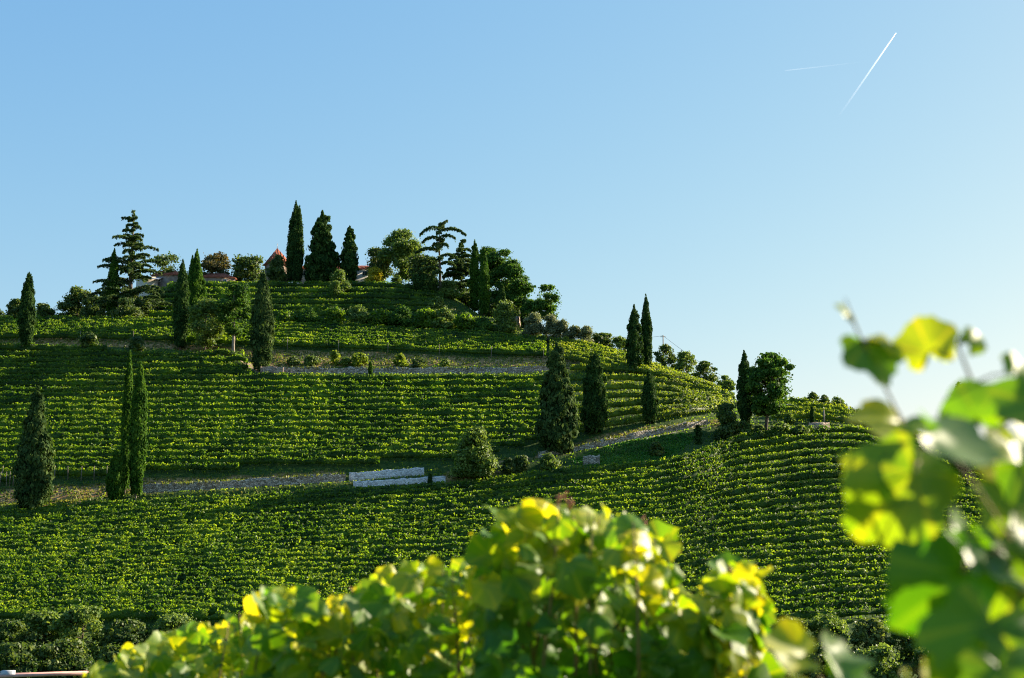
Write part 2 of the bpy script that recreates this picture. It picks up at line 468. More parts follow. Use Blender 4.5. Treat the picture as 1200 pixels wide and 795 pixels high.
# the two tracks with their retaining walls cut into the slope (x, y of the wall's foot in the photo; wall height)
walls = {
 'upper': dict(line=[(306, 439), (420, 440), (520, 440), (600, 440), (650, 436)], h=1.5),
 'lower': dict(line=[(165, 580), (260, 575), (330, 571), (405, 566)], h=1.5),
 'middle_white': dict(line=[(409, 563), (450, 560), (499, 556)], h=1.15),
 'right': dict(line=[(632, 539), (690, 528), (740, 517), (790, 507), (832, 499)], h=1.15),
}
tracks = [
 dict(line=[(-60, 410), (0, 409), (100, 408), (200, 411), (300, 426), (306, 439), (420, 440), (520, 440), (600, 440), (650, 436), (700, 432)], up='upper'),
 dict(line=[(-60, 598), (0, 594), (90, 588), (165, 580), (260, 575), (330, 571), (405, 566), (499, 558), (560, 556), (632, 539), (690, 528), (740, 517), (790, 507), (832, 499), (880, 499), (950, 503)], up=None),
]
for t in tracks:
    xs, ys = imgline(t['line'])
    t['P'] = resample(cast(xs, ys), 1.0)
for w in walls.values():
    xs, ys = imgline(w['line'])
    w['P'] = resample(cast(xs, ys), .8)
def near(P, X, Y):
    """signed distance to the line (uphill positive), height on the line, position along it 0..1"""
    d2 = np.full(X.shape, 1e9); sgn = np.zeros(X.shape); zz = np.zeros(X.shape); ss = np.zeros(X.shape)
    for i in range(len(P) - 1):
        a, b = P[i, :2], P[i + 1, :2]; ab = b - a; L2 = ab @ ab + 1e-9
        tt = ((X - a[0]) * ab[0] + (Y - a[1]) * ab[1]) / L2
        tc = np.clip(tt, 0, 1)
        dx = X - a[0] - tc * ab[0]; dy = Y - a[1] - tc * ab[1]
        dd = dx * dx + dy * dy; m = dd < d2
        d2 = np.where(m, dd, d2)
        sgn = np.where(m, np.sign(ab[0] * (Y - a[1]) - ab[1] * (X - a[0])), sgn)
        zz = np.where(m, P[i, 2] + tc * (P[i + 1, 2] - P[i, 2]), zz)
        ss = np.where(m, (i + tc) / (len(P) - 1), ss)
    return np.sqrt(d2) * sgn, zz, ss
def sst(a, b, x):
    t = np.clip((x - a) / (b - a), 0, 1); return t * t * (3 - 2 * t)
jy0, jy1 = np.searchsorted(AY, 160), np.searchsorted(AY, 340)
subX, subY = GX[jy0:jy1], GY[jy0:jy1]
H0 = HZ[jy0:jy1].copy()
Hn = H0.copy()
for t in tracks:
    d, z, s = near(t['P'], subX, subY)
    flat = sst(-4.5, -2.4, d) * (1 - sst(.2, 2.5, d))
    Hn = Hn * (1 - flat) + (z + .03) * flat
for w in walls.values():
    d, z, s = near(w['P'], subX, subY)
    e = sst(0, .02, s) * (1 - sst(.98, 1, s))
    e = np.where((s <= .001) | (s >= .999), 0, 1)
    up = sst(.85, 1.0, d) * (1 - sst(2.5, 8, d)) * e
    Hn = Hn * (1 - up) + np.maximum(z + w['h'] - .1, H0) * up
HZ[jy0:jy1] = Hn

# bare-earth and lawn patches, as ground polygons
def inpoly(X, Y, poly):
    r = np.zeros(X.shape, bool); n = len(poly); j = n - 1
    for i in range(n):
        xi, yi = poly[i]; xj, yj = poly[j]
        c = ((yi > Y) != (yj > Y)) & (X < (xj - xi) * (Y - yi) / (yj - yi + 1e-12) + xi)
        r ^= c; j = i
    return r
def groundpoly(img):
    P = cast([p[0] for p in img], [p[1] for p in img])
    return P[~np.isnan(P[:, 0])][:, :2]
soil_img = [
 ([(-60, 399), (0, 399), (140, 399), (300, 409), (440, 413), (560, 420), (650, 418), (735, 432), (760, 440), (650, 432), (560, 428), (440, 428), (300, 432), (290, 412), (140, 407), (-60, 409)], 1.0),
 ([(-60, 578), (60, 570), (160, 563), (260, 560), (405, 551), (405, 562), (260, 572), (165, 578), (60, 590), (-60, 596)], .62),
 ([(520, 555), (600, 540), (640, 532), (700, 512), (790, 498), (850, 492), (850, 500), (790, 504), (690, 524), (632, 540), (600, 552), (520, 562)], .9),
 ([(20, 596), (60, 592), (150, 586), (190, 584), (190, 590), (150, 596), (60, 602), (20, 604)], .5),
 ([(500, 340), (560, 345), (600, 372), (650, 395), (600, 392), (560, 362)], .25),
]
soil = np.zeros(GX.shape)
for im, amt in soil_img:
    poly = groundpoly(im)
    soil[jy0:jy1] = np.maximum(soil[jy0:jy1], inpoly(subX, subY, poly) * amt)
lawn_poly = groundpoly([(668, 540), (720, 522), (770, 513), (800, 508), (815, 512), (790, 536), (740, 545), (690, 548)])
k = soil.copy(); k[1:-1, 1:-1] = (soil[1:-1, 1:-1] * 2 + soil[:-2, 1:-1] + soil[2:, 1:-1] + soil[1:-1, :-2] + soil[1:-1, 2:]) / 6
soil = k
mb = MB()
ny, nx = GX.shape
ii, jj = np.meshgrid(np.arange(ny - 1), np.arange(nx - 1), indexing='ij')
q = np.stack([ii * nx + jj, ii * nx + jj + 1, (ii + 1) * nx + jj + 1, (ii + 1) * nx + jj], -1).reshape(-1, 4)
mb.add(np.stack([GX, GY, HZ], -1).reshape(-1, 3), q)
g = mb.build('hill', M['ground'], smooth=True)
a = g.data.attributes.new('soil', 'FLOAT', 'POINT'); a.data.foreach_set('value', soil.ravel().astype(np.float32))
tag(g, 'terraced green hill under the vineyards', None, kind='structure')

def ribbon(P, off0, off1, lift):
    P = P.copy(); d = np.gradient(P[:, :2], axis=0); d = d / (np.linalg.norm(d, axis=1)[:, None] + 1e-9)
    nrm2 = np.stack([-d[:, 1], d[:, 0]], 1)
    rows = []
    for o in np.linspace(off0, off1, 4):
        xy = P[:, :2] + nrm2 * o
        rows.append(np.column_stack([xy, H(xy[:, 0], xy[:, 1]) + lift]))
    V = np.stack(rows, 1); n, m = V.shape[:2]
    i, j = np.meshgrid(np.arange(n - 1), np.arange(m - 1), indexing='ij')
    return V.reshape(-1, 3), np.stack([i * m + j, (i + 1) * m + j, (i + 1) * m + j + 1, i * m + j + 1], -1).reshape(-1, 4)
for t in tracks:
    V, q = ribbon(t['P'], -2.2, -.45, .05)
    mb = MB(); mb.add(V, q); o = mb.build('path', M['dirt'], smooth=True); tag(o, 'narrow dirt track cut across the vineyard slope', kind='structure')

# ------------------------------------------------------------ retaining walls
def wall(P, h, th, mat, name, label, seed=0, base=-.4, cat='stone wall', caps=True, group=None):
    rng = np.random.RandomState(seed)
    P = resample(P, .45)
    if len(P) < 2: print('NO WALL', label); return
    o0 = P[len(P) // 2].copy()
    d = np.gradient(P[:, :2], axis=0); d = d / (np.linalg.norm(d, axis=1)[:, None] + 1e-9)
    n2 = np.stack([-d[:, 1], d[:, 0]], 1)
    n = len(P); lv = [base, .25 * h, .5 * h, .75 * h, h]
    top = rng.normal(0, .06, n) + .13 * np.sin(np.arange(n) * .35 + rng.normal(0, .5, n)) * (h < 1.75) * ('whitewashed' not in label)
    V = []
    for k, z in enumerate(lv):
        xy = P[:, :2] + n2 * (-.0 + .03 * k + rng.normal(0, .03, (n, 1)))
        V.append(np.column_stack([xy, P[:, 2] + z + (top if k == 4 else 0)]))
    for k, z in enumerate(lv[::-1]):
        xy = P[:, :2] + n2 * th
        V.append(np.column_stack([xy, P[:, 2] + z + (top if k == 0 else 0)]))
    V = np.stack(V, 1); m = V.shape[1]
    i, j = np.meshgrid(np.arange(n - 1), np.arange(m), indexing='ij')
    q = np.stack([i * m + j, (i + 1) * m + j, (i + 1) * m + (j + 1) % m, i * m + (j + 1) % m], -1).reshape(-1, 4)
    mb = MB(); mb.add(V.reshape(-1, 3) - o0, q)
    for e in (0, n - 1):
        vv = V[e] - o0
        f = [(0, 1, 8, 9), (1, 2, 7, 8), (2, 3, 6, 7), (3, 4, 5, 6)]
        mb.add(vv, f if e == 0 else [x[::-1] for x in f])
    o = mb.build(name, mat, loc=o0)
    return tag(o, label, cat, group)
wall(walls['upper']['P'], 1.5, .7, M['stone'], 'stone_wall', 'long grey dry-stone retaining wall under the upper terrace track', 1)
wall(walls['lower']['P'], 1.5, .7, M['stone'], 'stone_wall', 'grey dry-stone wall beside lower track, between cypress trio and white walls', 2)
wall(walls['middle_white']['P'], 1.15, .6, M['white_stone'], 'white_wall', 'upper of two whitewashed stone walls beside the lower track', 3)
wall(walls['right']['P'], 1.15, .7, M['stone'], 'stone_wall', 'grey stone wall climbing right above the bright green lawn', 4)
xs, ys = imgline([(414, 571), (460, 568), (522, 564)])
wall(cast(xs, ys + 1), .95, .5, M['white_stone'], 'white_wall', 'lower whitewashed stone wall below the other white wall', 5, base=-.8)
xs, ys = imgline([(683, 546), (704, 545)])
wall(cast(xs, ys), 1.5, .5, M['stone'], 'stone_wall', 'short pale stone wall block at the foot of the lawn', 6, base=-.8)
xs, ys = imgline([(949, 507), (974, 507)], 2)
wall(cast(xs, ys), 1.6, .6, M['warm_stone'], 'stone_wall', 'ruined reddish stone wall on the right shoulder of the hill', 7, base=-.8)
xs, ys = imgline([(598, 383), (613, 384)], 2)
wall(cast(xs, ys), 2.2, .5, M['warm_stone'], 'stone_wall', 'pale sunlit stone wall beside the grey-green shrubs', 8, base=-.8)
xs, ys = imgline([(307, 437), (333, 438)], 2)
wall(cast(xs, ys) + np.array((0, -1.5, .1)), .9, .4, M['warm_stone'], 'stone_wall', 'low stone parapet at the foot of the brown-tinged cypress', 9, base=-.6)

# ------------------------------------------------------------ vineyards: every row a thing
ORD = ['first', 'second', 'third', 'fourth', 'fifth', 'sixth', 'seventh', 'eighth', 'ninth', 'tenth', 'eleventh', 'twelfth', 'thirteenth',
       'fourteenth', 'fifteenth', 'sixteenth', 'seventeenth', 'eighteenth', 'nineteenth', 'twentieth', 'twenty-first', 'twenty-second',
       'twenty-third', 'twenty-fourth', 'twenty-fifth', 'twenty-sixth', 'twenty-seventh', 'twenty-eighth', 'twenty-ninth', 'thirtieth']
postmesh = None
NROW = 0
def vine_row(P, label, group, rng, h=1.7, w=.52, dens=34, posts=0, mat='vine', lo=.4, size=.29):
    global postmesh, NROW
    P = resample(P, .5); n = len(P)
    if n < 6: return
    NROW += 1
    L = (n - 1) * .5
    o0 = P[n // 2].copy()
    d = np.gradient(P[:, :2], axis=0); d = d / (np.linalg.norm(d, axis=1)[:, None] + 1e-9)
    n2 = np.stack([-d[:, 1], d[:, 0]], 1)
    # vigour along the row: each vine (about a metre) is a little fuller or thinner, some are missing
    nv = int(L / .95) + 2
    vig = rng.uniform(.62, 1.18, nv); vig[rng.random(nv) < .04] = .12
    hh = rng.normal(0, .13, nv) + .12 * np.sin(np.arange(nv) * .17 + rng.random() * 6)
    N = int(L * dens)
    s = rng.random(N) * (n - 1)
    vi = np.clip((s * .5 / .95).astype(int), 0, nv - 1)
    keep = rng.random(N) < vig[vi]
    s = s[keep]; vi = vi[keep]; N = len(s)
    i = np.clip(s.astype(int), 0, n - 2); f = (s - i)[:, None]
    base = P[i] * (1 - f) + P[i + 1] * f
    nn = n2[i]
    t = rng.random(N) ** .62
    zz = lo + (h + hh[vi] - lo) * t
    ww = w * (.65 + .5 * np.sin(np.clip(t, 0, 1) * 2.6)) 
    off = rng.uniform(-1, 1, N); off = np.sign(off) * np.abs(off) ** .6 * ww / 2
    Q = np.column_stack([base[:, :2] + nn * off[:, None], base[:, 2] + zz])
    out = np.column_stack([nn * (off / (w / 2))[:, None], (t - .35) * 1.6])
    Nn = out * .9 + rng.normal(0, .75, (N, 3))
    sz = size * rng.uniform(.6, 1.25, N)
    mb = MB()
    cards(mb, Q - o0, Nn, sz, rng, 1.15)
    # solid core added to block the sun; dark tint stands in for shade
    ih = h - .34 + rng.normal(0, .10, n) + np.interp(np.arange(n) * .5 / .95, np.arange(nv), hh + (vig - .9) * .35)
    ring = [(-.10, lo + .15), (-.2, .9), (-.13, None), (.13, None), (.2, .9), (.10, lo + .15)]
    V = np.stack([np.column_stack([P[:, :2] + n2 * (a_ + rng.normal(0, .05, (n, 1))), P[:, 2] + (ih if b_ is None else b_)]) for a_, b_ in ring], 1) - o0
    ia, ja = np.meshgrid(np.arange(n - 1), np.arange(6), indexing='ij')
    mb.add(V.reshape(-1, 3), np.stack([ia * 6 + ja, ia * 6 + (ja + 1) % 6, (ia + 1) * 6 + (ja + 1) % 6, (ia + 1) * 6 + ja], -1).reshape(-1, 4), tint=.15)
    # young shoots standing above the row
    ns = int(L * 1.5)
    s = rng.random(ns) * (n - 1); i = np.clip(s.astype(int), 0, n - 2); f = (s - i)[:, None]
    base = P[i] * (1 - f) + P[i + 1] * f
    ln = rng.uniform(.0, .45, ns) ** 1.2
    for k in range(3):
        tt = (k + 1) / 3 * ln
        Q = np.column_stack([base[:, :2] + rng.normal(0, .07, (ns, 2)) + n2[i] * rng.uniform(-.2, .2, (ns, 1)), base[:, 2] + h + tt - .1])
        cards(mb, Q - o0, rng.normal(size=(ns, 3)), size * rng.uniform(.5, .85, ns), rng, 1.2, tint=rng.uniform(.3, .9, ns))
    # stocks
    st = np.arange(0, n - 1, 2)
    x0 = P[st] - o0
    for dx, dy in ((.035, 0), (0, .035)):
        a_ = np.array((dx, dy, 0)); top = np.array((0, 0, lo + .35)); bt = np.array((0, 0, -.1))
        V = np.stack([x0 - a_ + bt, x0 + a_ + bt, x0 + a_ + top, x0 - a_ + top], 1).reshape(-1, 3)
        mb.add(V, np.arange(len(V)).reshape(-1, 4), tint=.0)
    if posts:
        r = empty('vine_row', o0); tag(r, label, 'vine row', group)
        mb.build('foliage', M[mat], r)
        if postmesh is None:
            pm = MB(); pm.box(0, 0, .9, .1, .1, 2.3); po = pm.build('post', M['wood'], r); postmesh = po.data
            bpy.data.objects.remove(po)
        for k in np.linspace(1, n - 2, posts):
            po = bpy.data.objects.new('post', postmesh); C.objects.link(po); po.parent = r
            po.location = P[int(k)] - o0 + np.array((*(-n2[int(k)] * .35), 0))
            po.rotation_euler = (rng.normal(0, .03), rng.normal(0, .03), rng.random())
    else:
        tag(mb.build('vine_row', M[mat], loc=o0), label, 'vine row', group)

def field(top, bot, n, x0, x1, lab, group, seed, clip_top=None, clip_bot=None, posts_on=(), ease=1.0, **kw):
    rng = np.random.RandomState(seed)
    top = np.array(top, float); bot = np.array(bot, float)
    xs = np.arange(x0, x1 + .1, 5)
    T = np.interp(xs, top[:, 0], top[:, 1]); B = np.interp(xs, bot[:, 0], bot[:, 1])
    k9 = np.ones(9) / 9
    if len(xs) > 12:
        T = np.convolve(np.pad(T, 4, 'edge'), k9, 'valid'); B = np.convolve(np.pad(B, 4, 'edge'), k9, 'valid')
    c = 0
    runs = []
    for k in range(n):
        f = (k / (n - 1)) ** ease
        ys = T * (1 - f) + B * f
        ok = np.ones(len(xs), bool)
        if clip_top is not None: ok &= ys > np.interp(xs, *np.array(clip_top, float).T)
        if clip_bot is not None: ok &= ys < np.interp(xs, *np.array(clip_bot, float).T)
        P = cast(xs, ys)
        ok &= ~np.isnan(P[:, 0])
        # split where the line of sight jumps over a crest
        brk = np.concatenate([[True], (np.abs(np.diff(P[:, 1])) > 6) | ~ok[1:] | ~ok[:-1]])
        ids = np.cumsum(brk)
        best = None
        for u in np.unique(ids[ok]):
            m = (ids == u) & ok
            if best is None or m.sum() > best.sum(): best = m
        if best is None or best.sum() < 6: continue
        P = P[best]
        ks = min(9, (len(P) // 2) * 2 - 1)
        if ks >= 3:
            h_ = ks // 2
            ysm = np.convolve(np.pad(P[:, 1], h_, 'reflect', reflect_type='odd'), np.ones(ks) / ks, 'valid')
            P[:, 0] *= ysm / P[:, 1]; P[:, 1] = ysm
        P[:, 2] = H(P[:, 0], P[:, 1])
        runs.append(P)
    for c, P in enumerate(runs):
        vine_row(P, lab.format(ORD[c]), group, rng, posts=(12 if (c in posts_on or c - len(runs) in posts_on) else 0), **kw)
    return runs

R_ = {}
R_['knoll'] = field([(150, 346), (190, 340), (300, 339), (430, 338), (500, 342), (535, 353)], [(150, 374), (300, 373), (430, 373), (520, 376), (535, 380)], 6, 175, 520,
      '{} row of vines below the house on the hilltop', 'vine rows on the hilltop knoll', 11, dens=62)
R_['terrace'] = field([(-30, 380), (130, 380), (330, 386), (480, 392), (640, 404)], [(-30, 399), (150, 400), (300, 408), (450, 413), (640, 421)], 7, -25, 640,
      '{} vine row from the top of the terrace vineyard above the upper track', 'vine rows on the upper terrace', 12, posts_on=(-1,), dens=62)
R_['flank'] = field([(655, 405), (700, 412), (760, 432), (830, 458), (866, 472)], [(655, 422), (700, 431), (760, 441), (830, 458), (866, 472)], 6, 644, 862,
      '{} vine row down the sunlit ridge behind the twin cypresses', 'vine rows on the sunlit ridge', 13, dens=60, mat='vine_bright')
R_['right_mid'] = field([(655, 438), (720, 436), (790, 448), (862, 468)], [(655, 516), (720, 503), (800, 491), (862, 480)], 7, 668, 858,
      '{} vine row from the top of the right hand field above lawn', 'vine rows above the lawn', 14, mat='vine_bright', dens=62)
R_['mid'] = field([(-30, 414), (660, 414)], [(-30, 576), (660, 576)], 24, -25, 650,
      '{} vine row from the top of the broad middle slope', 'vine rows on the middle slope', 15,
      clip_top=[(-30, 413), (286, 415), (300, 447), (650, 448)], clip_bot=[(-30, 574), (160, 561), (400, 549), (520, 546), (600, 531), (660, 517)], posts_on=(-1, -2), dens=62)
R_['lower'] = field([(-30, 609), (150, 600), (400, 586), (530, 578), (640, 564), (700, 560), (800, 548), (850, 525), (940, 512), (1000, 509), (1060, 522), (1130, 542), (1230, 570)],
      [(-30, 722), (-29, 730), (250, 732), (500, 741), (900, 735), (1100, 720), (1230, 698)], 25, -25, 1225,
      '{} vine row from the top of the lowest vineyard slope', 'vine rows on the lowest slope', 16, dens=62)
R_['shoulder'] = field([(905, 476), (960, 480), (1000, 488), (1050, 507), (1120, 521)], [(905, 494), (960, 494), (1000, 500), (1050, 514), (1120, 530)], 4, 905, 1120,
      '{} vine row on the far shoulder behind the ruined wall', 'vine rows on the right shoulder', 17, dens=60, mat='vine_bright')
for k_, v_ in R_.items():
    a_ = np.array([[r[len(r) // 2][0], r[len(r) // 2][1], r[len(r) // 2][2]] for r in v_])
    print('FIELD', k_, len(v_), 'len', round(sum(np.linalg.norm(np.diff(r, axis=0), axis=1).sum() for r in v_)), 'gap', np.round(np.linalg.norm(np.diff(a_[:, 1:], axis=0), axis=1).mean(), 2))

# ------------------------------------------------------------ trees
def locate(px, top, base=None, Y=None):
    if Y is None:
        P = cast(px, base)[0]
        if np.isnan(P[0]):
            Ys = np.arange(200, 345, 1.); 
            rx, ry, rz = ray(px, base); X = rx / ry * Ys; Zr = ZC + rz / ry * Ys
            j = np.argmax(H(X, Ys) - Zr); P = np.array([X[j], Ys[j], H(X[j], Ys[j])])
        x, Y = P[0], P[1]
    else:
        rx, ry, rz = ray(px, top); x = float(rx / ry * Y)
    z = float(H(x, Y))
    h = float(pt(px, top, Y)[2] - z)
    return np.array([x, Y, z - .15]), h + .15, Y / FPX / cp * .99

def lump3(th, z, seed, a=1.0):
    return a * (np.sin(3 * th + z * .9 + seed) * .5 + np.sin(5 * th - z * 1.7 + seed * 2.1) * .3 + np.sin(2 * th + z * 2.6 + seed * 1.3) * .4)

def cypress(px, top, base=None, wpx=10, label='', mat='cypress', ragged=.12, tips=1, seed=0, Y=None, group='cypresses on the vineyard hill', trunk=.05, fat=.35, bark='bark', cat='cypress', name='cypress_tree', tuft=.42, pw=2.1, spiky=0.0):
    rng = np.random.RandomState(seed + 100)
    loc, h, mpp = locate(px, top, base, Y)
    R = wpx * mpp / 2 * .90
    ragged = ragged + .05
    r = empty(name, loc); tag(r, label, cat, group)
    tb = MB(); tb.tube([(0, 0, -.3), (0, 0, h * trunk), (0, 0, h * .5)], [max(.12, R * .16), max(.1, R * .13), .04], 7)
    tb.build('trunk', M[bark], r, smooth=True)
    mb = MB()
    subs = [(0, 0, 1.0, 1.0)] if tips == 1 else [(0, 0, 1.0, .78)] + [
        (R * .5 * math.cos(a), R * .5 * math.sin(a) * .6, rng.uniform(.8, .95), .6) for a in (np.arange(tips - 1) * 2.6 + rng.uniform(0, 6))]
    for (ox, oy, hf, rf) in subs:
        hh = h * hf; RR = R * rf; z0 = h * trunk
        def prof(t):
            t = np.clip(t, 0, 1)
            return np.where(t < fat, .55 + .45 * np.sin(t / fat * np.pi / 2), 1 - np.clip((t - fat) / (1 - fat), 0, 1) ** pw)
        # inner mass
        m_, n_s = 18, 12
        th, tz = np.meshgrid(np.arange(n_s) / n_s * 2 * np.pi, np.linspace(0, .96, m_))
        rad = RR * prof(tz) * .80 * (1 + ragged * lump3(th, tz * hh, seed)) * np.where(tz == 0, .3, 1)
        V = np.stack([ox + rad * np.cos(th), oy + rad * np.sin(th), z0 + tz * (hh - z0)], -1).reshape(-1, 3)
        i, j = np.meshgrid(np.arange(m_ - 1), np.arange(n_s), indexing='ij')
        q = np.stack([i * n_s + j, i * n_s + (j + 1) % n_s, (i + 1) * n_s + (j + 1) % n_s, (i + 1) * n_s + j], -1).reshape(-1, 4)
        mb.add(V, q, tint=rng.random(len(q)) * .3)
        area = 2 * math.pi * RR * .75 * hh
        n = int(min(14000, max(900, area * 34)))
        t = rng.random(n) ** .9
        pr = prof(t); keep = rng.random(n) < pr + .12; t = t[keep]; pr = pr[keep]; n = len(t)
        th = rng.random(n) * 2 * np.pi
        rr = RR * pr * (1 + ragged * lump3(th, t * hh, seed) + ragged * 1.2 * rng.normal(0, .35, n)) * rng.uniform(.82, 1.03, n) + .05
        P = np.stack([ox + rr * np.cos(th), oy + rr * np.sin(th), z0 + t * (hh - z0)], -1)
        Nn = np.stack([np.cos(th), np.sin(th), np.full(n, .25)], -1) + rng.normal(0, .45, (n, 3))
        up = np.stack([np.cos(th) * .35, np.sin(th) * .35, np.ones(n)], -1) + rng.normal(0, .25, (n, 3))
        cards(mb, P, Nn, tuft * rng.uniform(.5, 1.1, n) * (1 - .4 * t), rng, 1.9, up)
    for k_ in range(int(ragged * 260) if ragged > .1 else 0):
        a = rng.uniform(0, 6.28); t = rng.uniform(.03, .97) ** 1.1; u = float(prof(np.array(t))) * R
        u += R * spiky * rng.uniform(-.2, 1)
        c = np.array((u * .95 * math.cos(a), u * .95 * math.sin(a), h * trunk + t * h * (1 - trunk) * .97))
        kr = R * rng.uniform(.16, .34) * (1.15 - .5 * t) + .1; n = int(40 + 130 * kr * kr)
        Dn = nrm(rng.normal(size=(n, 3)) + np.array((math.cos(a), math.sin(a), .4)))
        cards(mb, c + Dn * kr * rng.uniform(.4, 1.1, (n, 1)) * np.array((1, 1, 2.6 - 4 * min(ragged, .35))), Dn + rng.normal(0, .4, (n, 3)), tuft * .7 * rng.uniform(.5, 1.1, n), rng, 1.7,
              np.tile((math.cos(a) * .5, math.sin(a) * .5, 1.), (n, 1)) + rng.normal(0, .4, (n, 3)))
    mb.build('foliage', M[mat], r)
    return r

def clustertree(px, top, base=None, wpx=10, label='', cat='tree', name='tree', mat='broad', seed=0, Y=None, group=None, trunk=.25, ncl=16, csize=.26, leaf=.4, dens=22,
                shape='round', bark='bark', lean=0.0, flat=.75, sway=0.0, solid=0.0, crown_lo=None, loose=1.0):
    rng = np.random.RandomState(seed + 500)
    loc, h, mpp = locate(px, top, base, Y)
    W = wpx * mpp
    r = empty(name, loc); tag(r, label, cat, group)
    zl = h * (trunk if crown_lo is None else crown_lo); ch = h - zl
    cs = []
    tries = 0
    while len(cs) < ncl and tries < 4000:
        tries += 1
        a = rng.uniform(0, 2 * np.pi); t = rng.random()
        if shape == 'round': pr = max(0, 1 - abs(2 * t - 1) ** 2.8) ** .42
        elif shape == 'umbrella': t = .35 + .65 * t; pr = 1.0 if t < .8 else .75
        elif shape == 'cone': pr = (1 - t) ** .8
        elif shape == 'bush': pr = math.sqrt(max(0, 1 - t ** 2))
        else: pr = 1
        rad = W / 2 * pr * math.sqrt(rng.uniform(.15, 1))
        k = csize * W * rng.uniform(.7, 1.25)
        k = min(k, ch * .5)
        x, y = max(0, rad - k * .55) * math.cos(a), max(0, rad - k * .55) * math.sin(a)
        z = zl + min(max(t * ch, k * flat * .6), ch - k * flat * .85)
        if all((x - c[0]) ** 2 + (y - c[1]) ** 2 + (z - c[2]) ** 2 > (k * .55) ** 2 for c in cs):
            cs.append((x + lean * (z / h) * W, y, z, k))
    # one cluster always reaches the top
    k = csize * W * .8; cs.append((lean * W + rng.normal(0, .06) * W, 0, h - k * flat * .8, k))
    mb = MB()
    for x, y, z, k in cs:
        n = int(4 * math.pi * k * k * dens * loose)
        n = max(60, min(n, 2600))
        D = nrm(rng.normal(size=(n, 3)))
        D[:, 2] = np.where((D[:, 2] < -.35) & (rng.random(n) < .5), -D[:, 2], D[:, 2])
        w_ = lump3(np.arctan2(D[:, 1], D[:, 0]), D[:, 2] * 3, x + z, .28)
        rr = k * (1 + w_) * np.minimum(np.abs(rng.normal(.78, .3, n)), 1.5)
        P = np.array((x, y, z)) + D * rr[:, None] * np.array((1, 1, flat))
        P[:, 2] = np.maximum(P[:, 2], .05)
        cards(mb, P, D + rng.normal(0, .6, (n, 3)), leaf * rng.uniform(.5, 1.2, n), rng, 1.3)
        n = int(n * (.35 if solid else .10))
        P = np.array((x, y, z)) + rng.normal(0, .36, (n, 3)) * k * np.array((1, 1, flat)); P[:, 2] = np.maximum(P[:, 2], .05)
        cards(mb, P, rng.normal(size=(n, 3)), leaf * 1.9, rng, 1.2)
    # loose leaves through the whole crown
    n = int(len(cs) * 26 * loose); a = rng.uniform(0, 6.28, n); t = rng.random(n)
    rad = W / 2 * np.sqrt(rng.random(n)) * (1 - np.abs(2 * t - 1) ** 2.5) ** .5 if shape != 'bush' else W / 2 * np.sqrt(rng.random(n)) * np.sqrt(1 - t ** 2)
    zz = zl + t * ch
    rad *= .9
    cards(mb, np.stack([rad * np.cos(a) + lean * zz / h * W, rad * np.sin(a), zz], 1), rng.normal(size=(n, 3)), leaf * rng.uniform(.5, 1.1, n), rng, 1.3)
    mb.build('crown' if shape != 'bush' else 'foliage', M[mat], r)
    tb = MB()
    tr = max(.08, min(.32, h * .022))
    th_ = h * .8 if shape != 'bush' else h * .5
    zs = np.linspace(-.3, th_, 7)
    tp = np.stack([lean * zs / h * W + sway * np.sin(zs * .5) * .3, .1 * np.sin(zs * .8 + seed), zs], 1)
    tb.tube(tp, tr * np.linspace(1.15, .3, 7), 8)
    for x, y, z, k in cs:
        zb = max(.3 * z, min(z - .3 * math.hypot(x, y), th_ * .95)); zb = max(zb, zl * .6)
        bx = lean * zb / h * W
        a0 = np.array((bx, 0, zb)); a1 = np.array((x, y, z)); mid = (a0 + a1) / 2 + np.array((0, 0, -.08 * np.linalg.norm(a1 - a0))) + rng.normal(0, .08, 3)
        tb.tube([a0, mid, a1], [tr * .45, tr * .3, tr * .12], 5)
    tb.build('trunk' if shape != 'bush' else 'stems', M[bark], r, smooth=True)
    return r

